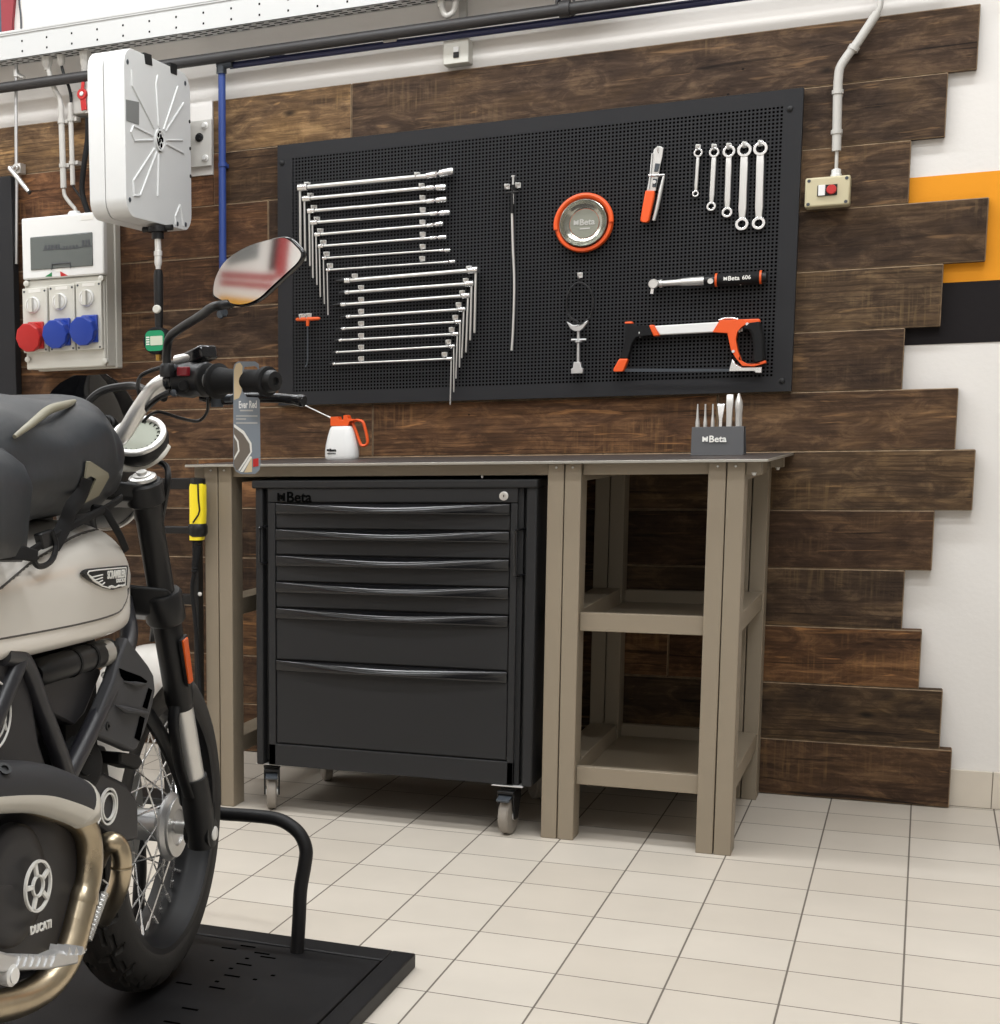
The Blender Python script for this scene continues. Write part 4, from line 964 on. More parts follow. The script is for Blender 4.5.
# hose reel
RX0, RX1, RYB, RYF = -.848, -.727, -.088, -.556
RZ0, RZ1 = 1.699, 2.180
hr_ = thing('hose_reel', (-.75, -.05, 1.69), 'white retractable hose reel case hung on a wall bracket', 'hose reel')
def rrect(y0, y1, z0, z1, r, n=7):
    o = []
    for cy, cz, a0 in ((y1 - r, z1 - r, 0), (y0 + r, z1 - r, 90), (y0 + r, z0 + r, 180), (y1 - r, z0 + r, 270)):
        for k in range(n): a = math.radians(a0 + 90 * k / (n - 1)); o.append((cy + r * math.cos(a), cz + r * math.sin(a)))
    return o
mx_ = (RX0 + RX1) / 2 - .008
for nm, xa, xb in (('left_shell', RX0, mx_ - .0015), ('right_shell', mx_ + .0015, RX1)):
    b = MB(); b.prism([V((xa, y, z)) for y, z in rrect(RYF, RYB, RZ0, RZ1, .055)], V((xb - xa, 0, 0))); b.build(nm, 'reel_white', hr_, bevel=.014, seg=4, ang=60)
b = MB(); b.prism([V((mx_ - .004, y, z)) for y, z in rrect(RYF + .006, RYB - .006, RZ0 + .006, RZ1 - .006, .05)], V((.008, 0, 0))); b.build('seam_band', 'conduit', hr_)
def R3(x, y, dx=0): return P(80 + x / 5.12, 40 + y / 5.12, 0, RX1 + dx)
for seq in ([(263, 155), (266, 232), (378, 452)], [(397, 182), (388, 225), (402, 440)], [(500, 238), (427, 460)], [(530, 322), (438, 468)], [(524, 513), (440, 513)], [(530, 580), (440, 532)], [(402, 582), (397, 800)],
            [(380, 556), (272, 722), (275, 797), (305, 797)], [(392, 575), (308, 795)], [(276, 515), (372, 513)], [(278, 514), (260, 470), (272, 440), (374, 490)], [(512, 845), (486, 905), (490, 945)], [(512, 845), (528, 950)]):
    b = MB(); b.tube([R3(x, y, .0005) for x, y in seq], .0036, 8); b.build('rib', 'reel_white', hr_)
b = MB(); b.ring(R3(408, 513, .001), EX, .027, .033, .008, 30); b.lathe(R3(408, 513, -.002), EX, [(0, .028), (.005, .027)], 24); b.build('hub', 'reel_white', hr_)
b = MB(); pc = R3(408, 513, .0025)
for dy, dzz in ((0, .028), (0, -.028), (0, 0), (.018, .004), (-.018, -.004), (.008, .012), (-.008, -.012), (.01, -.014), (-.01, .014)): b.lathe(pc + V((0, dy, dzz)), EX, [(0, .0075), (.001, .0075)], 10)
b.build('hub_hole', 'slot', hr_)
b = MB(); b.prism([R3(*q, .0003) for q in ((235, 305), (301, 318), (301, 434), (236, 412))], V((.0012, 0, 0))); b.build('rating_label', 'label_grey', hr_)
for q4 in (((308, 66), (346, 78), (352, 136), (316, 126)), ((442, 116), (478, 128), (478, 184), (446, 172))):
    b = MB(); b.prism([R3(*q, -.012) for q in q4], V((.0135, 0, 0))); b.build('clip', 'black', hr_, bevel=.001)
for x, y in ((242, 112), (537, 222), (254, 818), (498, 942), (540, 945)):
    b = MB(); b.lathe(R3(x, y, -.0005), EX, [(0, .0075), (.002, .007)], 12); b.build('screw', 'steel_dark', hr_)
for x, y in ((559, 418), (562, 556), (564, 697)):
    b = MB(); b.lathe(R3(x, y, -.0005), EX, [(0, .0055), (.003, .005)], 10); b.build('rivet', 'black', hr_)
b = MB(); b.box((-.999, .0, 1.886), (-.6905, .03, 2.1145)); b.build('mounting_board', 'plaster', hr_, smooth=False)
ba, bb = P(194, 121, 1, -.02), P(212, 165.5, 1, -.02)
b = MB(); b.box((ba.x - .05, -.022, bb.z), (bb.x, -.012, ba.z)); b.box((ba.x - .05, -.12, bb.z + .02), (ba.x - .042, -.02, ba.z - .02)); b.build('wall_bracket', 'conduit', hr_, bevel=.002)
for px, py, r in ((205, 125.5, .011), (199.5, 137.5, .014), (205.5, 158, .011)):
    b = MB(); b.lathe(P(px, py, 1, -.022), -EY, [(0, r), (.004, r), (.005, r * .7), (.012, r * .6)], 12); b.build('bolt', 'zinc' if r < .012 else 'black', hr_)
# tyre inflator hanging from the reel
hx, hy = -.782, -.33
hp = lambda y: P(158, y, 1, hy)
hx = hp(250).x
t = thing('tyre_inflator', (hx, hy, hp(355).z), 'hanging tyre inflator with a green-faced gauge below the hose reel', 'tyre inflator')
Zy = lambda y: P(158, y, 1, hy).z
b = MB(); b.tube([V((hx, hy, Zy(226))), V((hx, hy, Zy(232)))], .03, 16); b.tube([V((hx, hy, Zy(231))), V((hx, hy, Zy(239)))], .019, 16); b.tube([V((hx - .05, hy, Zy(228.5))), V((hx + .05, hy, Zy(228.5)))], .009, 12); b.build('hose_stop', 'black', t)
b = MB(); b.lathe((hx, hy, Zy(239)), -EZ, [(0, .010), (.035, .010), (.036, .013), (.05, .013), (.051, .011), (.07, .012), (.08, .010), (.084, .008), (.09, .008)], 12); b.build('coupler', 'zinc', t)
b = MB(); b.tube([V((hx, hy, Zy(270))), V((hx, hy, Zy(275))), V((hx, hy, Zy(300))), V((hx, hy, Zy(325)))], [.012, .0145, .0145, .0125], 12); b.tube([V((hx, hy, Zy(300))), V((hx, hy, Zy(329)))], .012, 12); b.build('grip', 'black', t)
b = MB(); b.lathe(V((hx, hy - .010, Zy(309.5))), -EY, [(0, .013), (.008, .013), (.011, .010)], 16); b.build('bleed_button', 'grey_plastic', t)
gc = V((P(158, 340, 1, hy).x + .0, hy, Zy(341)))
b = MB(); b.tube([gc + EY * .022, gc + EY * .018, gc - EY * .018, gc - EY * .022], [.036, .042, .042, .038], 24); gb = b.build('gauge_boot', 'black_matte', t)
def rr2(c, hw, hh, r, y): return [V((c.x + (x), y, c.z + z)) for x, z in rrect(-hw, hw, -hh, hh, r)]
b = MB(); b.prism(rr2(gc, .032, .031, .016, hy - .0222), V((0, -.002, 0))); b.build('gauge_face', 'green', t)
b = MB(); b.prism(rr2(gc + V((.006, 0, 0)), .021, .014, .003, hy - .0243), V((0, -.001, 0))); b.build('display', 'lcd', t)
b = MB(); 
for k in range(4): b.box((gc.x - .029, hy - .0252, gc.z - .012 + k * .007), (gc.x - .018, hy - .0242, gc.z - .008 + k * .007))
b.build('face_print', 'white_mark', t)
b = MB(); b.tube([V((gc.x, hy, gc.z - .038)), V((gc.x, hy, gc.z - .06))], .008, 10); b.build('brass_outlet', mat('brass', 'b08d4a', .3, 1), t)

# yellow inspection lamp on a black stand beside the bench
YS = -.80
def L8(x, y, yy=YS): return P(170 + x / 8.53, 440 + y / 8.53, 1, yy)
t = thing('black_stand', P(200, 700, 1, YS), 'black steel stand with two short arms left of the workbench', 'stand')
xs_ = P(200, 600, 1, YS + .03).x
b = MB(); b.box((xs_ - .014, YS + .016, 0), (xs_ + .002, YS + .05, .93)); b.build('post', 'black', t, bevel=.002)
a, c = L8(-30, 420, YS + .03), L8(310, 325, YS + .03)
b = MB(); b.box((a.x - .25, YS + .016, a.z), (xs_, YS + .05, c.z)); b.build('arm', 'black', t, bevel=.002)
a, c = P(179, 604, 1, YS + .03), P(200, 594.5, 1, YS + .03)
b = MB(); b.box((a.x - .25, YS + .018, a.z), (xs_, YS + .05, c.z)); b.build('arm', 'black', t, bevel=.002)
b = MB(); b.box((xs_ - .4, YS - .03, 0), (xs_ + .004, YS + .09, .02)); b.build('foot', 'black', t, bevel=.002)
for q in ((205, 345), (252, 345)): bolt(L8(*q, YS + .016), -EY, .006, t)
bolt(P(200, 594, 1, YS + .016), -EY, .006, t)
YL = YS - .01
lamp = thing('inspection_lamp', L8(240, 850, YL), 'yellow and black inspection lamp hanging at the left end of the workbench', 'inspection lamp')
rows = []
for x, y, w in ((238, 372, 64), (238, 400, 72), (238, 500, 72), (240, 600, 72), (238, 690, 70), (236, 780, 66), (230, 852, 60)):
    c = L8(x, y, YL); rows.append([c + V((math.copysign(abs(math.cos(a)) ** .6, math.cos(a)) * w * .00031, math.copysign(abs(math.sin(a)) ** .6, math.sin(a)) * .02, 0)) for a in [2 * PI * k / 20 for k in range(20)]])
b = MB(); b.loft(rows); b.build('body', 'yellow', lamp)
b = MB(); b.tube([L8(x, y, YL - .021) for x, y in ((238, 372), (242, 500), (252, 600), (240, 640), (195, 705))], .0025, 8); b.build('seam_strip', 'black', lamp)
b = MB(); c0, c1 = L8(238, 375, YL), L8(240, 325, YL); b.tube([c0, c1], [.0215, .02], 16); b.build('head_cap', 'black', lamp)
rc = L8(238, 768, YL); b = MB(); b.lathe(rc + EZ * .018, -EZ, [(0, .024), (.008, .028), (.026, .028), (.036, .022)], 20); b.build('holder_ring', 'black', lamp)
b = MB(); b.bar(L8(-40, 765, YL), L8(180, 768, YL), .02, .02); b.build('holder_arm', 'black', lamp, bevel=.003)
b = MB(); pth = [L8(232, 850, YL), L8(230, 900, YL), L8(228, 960, YL), L8(222, 1024, YL), L8(214, 1080, YL), L8(208, 1130, YL)]; pth = spl(pth, 4); b.tube(pth, [.0135 - .006 * k / len(pth) + (.0016 if k % 2 else 0) for k in range(len(pth))], 12); b.build('cable_sleeve', 'black_matte', lamp)
b = MB(); b.tube(spl([L8(208, 1120, YL), P(192, 590, 1, YL), P(195, 620, 1, YL), P(198, 660, 1, YL), P(200, 700, 1, YL), P(201, 760, 1, YL), P(203, 806, 1, YL + .03)], 5), .0058, 10); b.build('cable', 'black_matte', lamp)

# ================================================================== LIFT PLATFORM
PZ = .03
pf = thing('lift_platform', (0, -3, 0), 'low black motorcycle lift platform under the front wheel', 'lift platform')
pxr, pyf = .543, -1.874
pxl, pyb = 2 * .15 - .543 - .06, -4.5
ic = P(383, 959.7, 2, PZ)
b = MB(); bw = pxr - ic.x; bh = pyf - ic.y
for lo, hi in (((pxl, pyb), (pxl + bw, pyf)), ((pxr - bw, pyb), (pxr, pyf)), ((pxl + bw, pyf - bh), (pxr - bw, pyf))):
    b.box((lo[0], lo[1], 0), (hi[0], hi[1], PZ))
b.build('border_frame', 'platform', pf, bevel=.003)
b = MB(); b.box((pxl + bw + .004, pyb, 0), (pxr - bw - .004, pyf - bh - .006, PZ - .001)); b.build('deck_plate', 'platform', pf, bevel=.002)
b = MB(); b.box((pxl + .01, pyb + .01, 0), (pxr - .01, pyf - .01, PZ - .014)); b.build('underframe', 'slot', pf)
sl = MB()
for x, y in ((229, 948), (244, 964), (232, 975.5), (217, 987.5), (184, 983), (190, 1008.5), (172, 1022), (248, 946), (268, 957), (262, 953)):
    p = P(x, y, 2, PZ); sl.box((p.x - .016, p.y - .0035, PZ - .002), (p.x + .016, p.y + .0035, PZ - .0006))
for x, y in ((255, 979), (273, 975), (212, 960), (217, 981), (231, 968), (247, 958)):
    p = P(x, y, 2, PZ); sl.box((p.x - .004, p.y - .004, PZ - .002), (p.x + .004, p.y + .004, PZ - .0006))
sl.build('deck_slot', 'slot', pf, smooth=False)
YH = -1.922
hb_ = [P(297, 953, 1, YH), P(299, 920, 1, YH), P(300.5, 890, 1, YH), P(304.5, 866, 1, YH), P(306, 850, 1, YH), P(301, 836, 1, YH), P(291, 826, 1, YH), P(277, 819, 1, YH), P(255, 816, 1, YH), P(225, 814, 1, YH)]
hb_ = [P(x, y, 1, yy) for x, y, yy in ((297, 953, -1.962), (299, 920, -1.955), (300.5, 890, -1.945), (304.5, 866, -1.936), (306, 850, -1.930), (301, 836, -1.926), (291, 826, -1.924), (277, 819, -1.922), (255, 816, -1.922), (225, 814, -1.922))]
right = spl(hb_, 5)
left = [V((.3 - p.x, p.y, p.z)) for p in reversed(right)]
b = MB(); b.tube(right + left[1:], .0138, 14); b.build('wheel_stop_hoop', 'platform', pf)

# ================================================================== MOTORCYCLE
X0 = .15
bike = thing('motorcycle', (X0, -3.0, PZ), 'white and black roadster motorcycle with spoked front wheel standing on the lift platform', 'motorcycle')
def B(px, py, xo): return P(px, py, 0, X0 + xo)
WC = V((X0 - .012, -2.250, PZ + .309))
# ---- wheels
def make_wheel(name, c, R, w, rb, detail=True, disc=True):
    wh = sub(name, bike)
    if detail: wh.matrix_basis = Matrix.Translation(c) @ Matrix.Rotation(math.radians(4), 4, 'Z') @ Matrix.Translation(-c)
    nseg, npr = (360, 37) if detail else (96, 21)
    vs = []; fs = []
    for i in range(nseg):
        th = 2 * PI * i / nseg
        for k in range(npr):
            phi = -100 + 200 * k / (npr - 1); a = math.radians(phi)
            x = w / 2 * math.sin(a) if abs(phi) <= 90 else w / 2 * math.copysign(1 - (abs(phi) - 90) / 10 * .18, phi)
            cc = max(math.cos(a), 0)
            r = rb + (R - rb) * cc ** .62 - (abs(phi) > 90) * (abs(phi) - 90) / 10 * .006
            if detail and abs(phi) < 66:
                u = th * 26 / (2 * PI) + (.35 if phi > 0 else 0)
                s = abs(x) / (w / 2)
                fr = (u + .32 * s) % 1
                g = fr < .15 and s > .1
                g = g or (.40 < s < .48 and 0.1 < fr < .62) or (.70 < s < .76 and fr > .5)
                if g: r -= .0085 * min(1, (66 - abs(phi)) / 8)
            vs.append((c.x + x, c.y + r * math.cos(th), c.z + r * math.sin(th)))
    for i in range(nseg):
        for k in range(npr - 1):
            a, d = i * npr, ((i + 1) % nseg) * npr; fs.append((a + k, a + k + 1, d + k + 1, d + k))
    b = MB(); b.add(vs, fs); b.build('tyre', 'tyre', wh, ang=28)
    h = w * .42; b = MB()
    prof = [(-h, rb - .004), (-h - .004, rb + .004), (-h - .007, rb + .003), (-h - .006, rb - .008), (-h * .75, rb - .012), (-h * .45, rb - .024), (-h * .2, rb - .027), (h * .2, rb - .027), (h * .45, rb - .024), (h * .75, rb - .012), (h + .006, rb - .008), (h + .007, rb + .003), (h + .004, rb + .004), (h, rb - .004), (h * .5, rb - .015), (0, rb - .021), (-h * .5, rb - .015)]
    n = 96; vs = [(c.x + t, c.y + r * math.cos(2 * PI * i / n), c.z + r * math.sin(2 * PI * i / n)) for t, r in prof for i in range(n)]; m_ = len(prof)
    b.add(vs, [(k * n + i, k * n + (i + 1) % n, (k + 1) % m_ * n + (i + 1) % n, (k + 1) % m_ * n + i) for k in range(m_) for i in range(n)]); b.build('rim', 'rim', wh)
    b = MB(); b.lathe(c - EX * .062, EX, [(0, .02), (.004, .052), (.012, .055), (.018, .04), (.026, .03), (.088, .03), (.098, .042), (.106, .062), (.112, .064), (.118, .058), (.122, .05)], 40); b.build('hub', 'alu', wh)
    b = MB(); b.ring(c + EX * .058, EX, .034, .056, .010, 40); b.build('hub_flange', 'satin', wh, bevel=.001)
    b = MB(); b.tube([c - EX * .125, c + EX * .125], .0125, 16); b.build('axle', 'satin', wh)
    ns = 36
    for i in range(ns):
        side = 1 if i % 2 else -1; a = 2 * PI * i / ns; lean = .95 if (i // 2) % 2 else -.95
        p0 = c + V((side * .045, math.cos(a + lean) * .052, math.sin(a + lean) * .052)); p1 = c + V((side * -.004, math.cos(a) * (rb - .026), math.sin(a) * (rb - .026)))
        d = (p1 - p0).normalized(); b = MB(); b.tube([p0, p1 - d * .016], .0017, 6); b.tube([p1 - d * .018, p1 + d * .002], .0032, 6); b.build('spoke', 'chrome', wh)
        if detail:
            pass
    if disc:
        b = MB(); b.ring(c - EX * .075, EX, .095, .160, .005, 48); b.ring(c - EX * .072, EX, .04, .10, .006, 32); b.build('brake_disc', 'satin', wh)
    return wh
make_wheel('front_wheel', WC, .3085, .108, .232)
RWC = V((X0, -2.27 - 1.445, PZ + .317))
make_wheel('rear_wheel', RWC, .317, .175, .226, detail=False)

# ---- forks
up = V((0, -2.483, .983)); dn = V((0, -2.280, .392)); fd = (up - dn).normalized()
fk = lambda t: up + (dn - up) * t
for s in (1, -1):
    xo = V((X0 + .105 * s, 0, 0))
    b = MB(); b.tube([xo + fk(-.005), xo + fk(.02), xo + fk(.10), xo + fk(.105), xo + fk(.38), xo + fk(.385), xo + fk(.655), xo + fk(.66), xo + fk(.675)], [.023, .0245, .0245, .0228, .0228, .0252, .0252, .0245, .023], 24); fo = b.build('fork_tube', 'black', bike)
    b = MB(); b.tube([xo + fk(.67), xo + fk(.93)], .0218, 24); tag(b.build('fork_stanchion', 'satin', bike), 'polished fork stanchion')
    b = MB(); b.tube([xo + fk(.90), xo + fk(.92), xo + fk(1.02), xo + V((0, WC.y, WC.z)) + V((0, -.012, -.024))], [.026, .0275, .028, .026], 20)
    b.tube([V((X0 + (.08) * s, WC.y - .012, WC.z)), V((X0 + .128 * s, WC.y - .012, WC.z))], .026, 16)
    b.build('fork_bottom', 'black', bike)
    b = MB(); b.lathe(V((X0 + .128 * s, WC.y - .012, WC.z)), EX * s, [(0, .014), (.004, .013), (.006, .009)], 12); b.build('axle_bolt', 'zinc', bike)
    b = MB(); b.lathe(xo + fk(-.005), fd, [(0, .024), (.005, .023), (.007, .016), (.009, .016), (.010, .009), (.014, .009)], 24); tag(b.build('fork_cap', 'satin', bike), 'silver fork cap')
    # stanchion guard
    b = MB(); gp = [xo + fk(.66) + V((0, -.02, 0)), xo + fk(.72) + V((0, -.04, -.005)), xo + fk(.85) + V((0, -.042, -.005)), xo + fk(.96) + V((0, -.028, 0))]
    b.tube(spl(gp, 4), [.011] * 13, 10, flat=((1, 0, 0), .45)); b.build('stanchion_guard', 'black', bike)
def clamp(t, h, w, nm):
    b = MB()
    rows = []
    c0 = V((X0, 0, 0)) + fk(t) + V((0, -.028, 0))
    poly = []
    for x, y in ((-.125, .012), (-.125, -.02), (-.10, -.036), (-.04, -.06), (.04, -.06), (.10, -.036), (.125, -.02), (.125, .012), (.105, .02), (.05, .012), (-.05, .012), (-.105, .02)):
        poly.append(V((X0 + x * w, 0, 0)) + fk(t) + V((0, y, -y * .3)))
    b.prism([p + fd * h / 2 for p in poly], -fd * h)
    return b.build(nm, 'black', bike, bevel=.008, seg=3)
clamp(.045, .034, 1.0, 'upper_triple_clamp'); clamp(.36, .056, 1.02, 'lower_triple_clamp')
for s in (1, -1):
    xo = V((X0 + .105 * s, 0, 0)); b = MB(); b.tube([xo + fk(.318), xo + fk(.326), xo + fk(.40), xo + fk(.408)], [.031, .0345, .0345, .031], 24); b.build('clamp_sleeve', 'black', bike); b = MB(); b.tube([xo + fk(.0), xo + fk(.006), xo + fk(.058), xo + fk(.062)], [.029, .032, .032, .029], 24); b.build('clamp_sleeve', 'black', bike)
b = MB(); b.tube([V((X0, 0, 0)) + fk(0) + V((0, -.06, 0)), V((X0, 0, 0)) + fk(.40) + V((0, -.06, 0))], .032, 20); b.build('steering_head', 'frame', bike)
# fork reflector
b = MB(); q = [B(*p, .134) for p in ((180, 641), (186, 634), (192.5, 682), (187.5, 687))]; b.prism([p + V((-.004, 0, 0)) for p in q], V((.006, 0, 0))); rb_ = b.build('reflector_mount', 'black', bike, bevel=.001)
b = MB(); q = [B(*p, .1365) for p in ((181.5, 641), (186, 637), (191.5, 681), (187.8, 684))]; b.prism(q, V((.004, 0, 0))); tag(b.build('reflector', 'amber', rb_, bevel=.001), 'amber fork reflector')

# ---- front fender
rows = []
for k in range(25):
    a = math.radians(84 + (152 - 84) * k / 24); rr = .338
    ring = []
    for j in range(13):
        u = -1 + 2 * j / 12; x = .068 * u; dr = -.04 * abs(u) ** 2.6
        ring.append(V((X0 + x, WC.y + (rr + dr) * math.cos(a), WC.z + (rr + dr) * math.sin(a))))
    ring += [V((p.x, WC.y + (p.y - WC.y) * .985, WC.z + (p.z - WC.z) * .985)) for p in reversed(ring)]
    rows.append(ring)
b = MB(); b.loft(rows); b.build('front_fender', 'tank', bike, ang=50)
for s in (1, -1):
    b = MB(); b.tube(spl([V((X0 + .062 * s, -2.42, .60)), V((X0 + .075 * s, -2.36, .53)), V((X0 + .085 * s, -2.31, .45)), V((X0 + .085 * s, -2.285, .40))], 5), .011, 10, flat=((1, 0, 0), 1.5)); b.build('fender_bracket', 'black', bike)

# ---- tank
def se(c, w, h, n=44, e=2.6):
    return [(c[0] + w * math.copysign(abs(math.cos(a)) ** (2 / e), math.cos(a)), c[1] + h * math.copysign(abs(math.sin(a)) ** (2 / e), math.sin(a))) for a in [2 * PI * k / n for k in range(n)]]
def resample(secs, k):
    P_ = [V((s[0], s[1], s[2])) for s in secs]; Q_ = [V((s[3], 0, 0)) for s in secs]
    A_, B_ = spl(P_, k), spl(Q_, k); return [(a.x, max(a.y, .004), a.z, q.x) for a, q in zip(A_, B_)]
tsec = resample([(-2.565, .07, .785, .86), (-2.575, .105, .757, .895), (-2.60, .135, .750, .915), (-2.64, .152, .748, .928), (-2.72, .162, .747, .932), (-2.85, .170, .749, .932), (-3.0, .168, .752, .928), (-3.15, .15, .760, .91), (-3.3, .11, .79, .87), (-3.34, .05, .81, .85)], 8)
def tring(s, off=0, n=64):
    y, w, zb, zt = s; cz_ = zb + (zt - zb) * .42; o_ = []
    for k in range(n):
        a = 2 * PI * k / n; c_, s_ = math.cos(a), math.sin(a); e_ = 2.7 if s_ > 0 else 6.0; h_ = (zt - cz_ if s_ > 0 else cz_ - zb) + off
        o_.append(V((X0 + (w + off) * math.copysign(abs(c_) ** (2 / e_), c_), y, cz_ + h_ * math.copysign(abs(s_) ** (2 / e_), s_))))
    return o_
tr_ = [tring(s) for s in tsec]
b = MB(); b.loft(tr_); tank = b.build('fuel_tank', 'tank', bike, ang=60)
bvh = BVHTree.FromPolygons([v for v in b.v], b.f)
def hit(px, py):
    h = bvh.ray_cast(CAM, RAY(px, py)); return h[0], h[1]
pan = [(-14, 597), (0, 588.6), (31, 562.8), (51.6, 550), (75, 536.5), (97, 530), (108, 531.5), (116, 537), (122.5, 545), (126.5, 553), (129, 567), (128.2, 586), (123.4, 604), (112.5, 614.4), (70, 625.5), (0, 638.6), (-14, 641)]
pw = [h for h in (hit(*q) for q in spl([V((x, y, 0)) for x, y in pan], 4) if False) if h]
outl = []
for q in spl([V((x, y, 0)) for x, y in pan], 5, closed=True):
    h, nn = hit(q.x, q.y)
    if h: outl.append((h, nn))
def inside(y, z, poly):
    c = False; j = len(poly) - 1
    for i in range(len(poly)):
        (y1, z1), (y2, z2) = poly[i], poly[j]
        if (z1 > z) != (z2 > z) and y < (y2 - y1) * (z - z1) / (z2 - z1) + y1: c = not c
        j = i
    return c
poly = [(h.y, h.z) for h, nn in outl]
for s in (1, -1):
    vs = []; fs = []; idx = {}
    fine = resample([(s_[0], s_[1], s_[2], s_[3]) for s_ in tsec], 3)
    rings = [tring(q, .0022, 220) for q in fine]
    def vid(i, j):
        if (i, j) not in idx:
            p = rings[i][j]; idx[(i, j)] = len(vs); vs.append(V((X0 + (p.x - X0) * 1, p.y, p.z)))
        return idx[(i, j)]
    for i in range(len(rings) - 1):
        for j in range(220):
            j2 = (j + 1) % 220; c = (rings[i][j] + rings[i + 1][j2]) / 2
            if (c.x - X0) * s > 0.02 and inside(c.y, c.z, poly): fs.append((vid(i, j), vid(i, j2), vid(i + 1, j2), vid(i + 1, j)))
    b = MB(); b.add(vs, fs); pn = b.build('tank_side_panel', 'tank_panel', bike, ang=60); tag(pn, 'satin silver tank side panel')
    b = MB(); b.tube([V((X0 + (h.x - X0) * s, h.y, h.z)) + V((nn.x * s, nn.y, nn.z)) * .0012 for h, nn in outl], .0019, 6, closed=True); b.build('panel_groove', 'groove', pn)
# winged badge on the right side of the tank
bc, bn = hit(106, 578)
bx = (hit(126, 577)[0] - hit(86, 579)[0]).normalized(); bu = (EZ - bx * EZ.dot(bx)).normalized(); bnn = bx.cross(bu).normalized()
def bz(x, y):   # badge zoom (60,500, 6.4)
    p = PP(60 + x / 6.4, 500 + y / 6.4, bc + bnn * .003, bnn); return p
b = MB(); b.prism([bz(*q) - bnn * .004 for q in ((140, 470), (152, 452), (180, 440), (424, 418), (428, 430), (420, 548), (385, 560), (330, 575), (280, 565), (225, 540), (185, 515), (155, 490))], bnn * .0065); bd = b.build('tank_badge', 'black', bike, bevel=.001)
wl = MB()
for seq in ([(165, 470), (175, 456), (240, 447), (412, 432), (405, 548), (385, 545), (340, 560), (300, 556)], [(170, 478), (195, 494), (262, 478)], [(180, 494), (215, 512), (262, 496)], [(200, 512), (235, 528), (262, 514)], [(222, 528), (258, 542), (275, 528)], [(165, 470), (200, 515), (258, 550), (310, 565)], [(300, 556), (320, 548), (345, 558), (365, 545), (390, 552), (400, 540)]):
    wl.tube([bz(*q) + bnn * .0026 for q in seq], .0011, 6)
wl.build('wing_outline', 'white_mark', bd)
lx = (bz(408, 470) - bz(292, 482)).normalized()
text('lettering', 'SCRAMBLER', bz(350, 474) + bnn * .0030, lx, bu, (bz(406, 470) - bz(293, 480)).length, 'white_mark', bd, .0006, bold=.02, height=.0125)
text('lettering', 'DUCATI', bz(378, 514) + bnn * .0030, lx, bu, (bz(406, 510) - bz(350, 516)).length, 'white_mark', bd, .0006, bold=.02, height=.006)

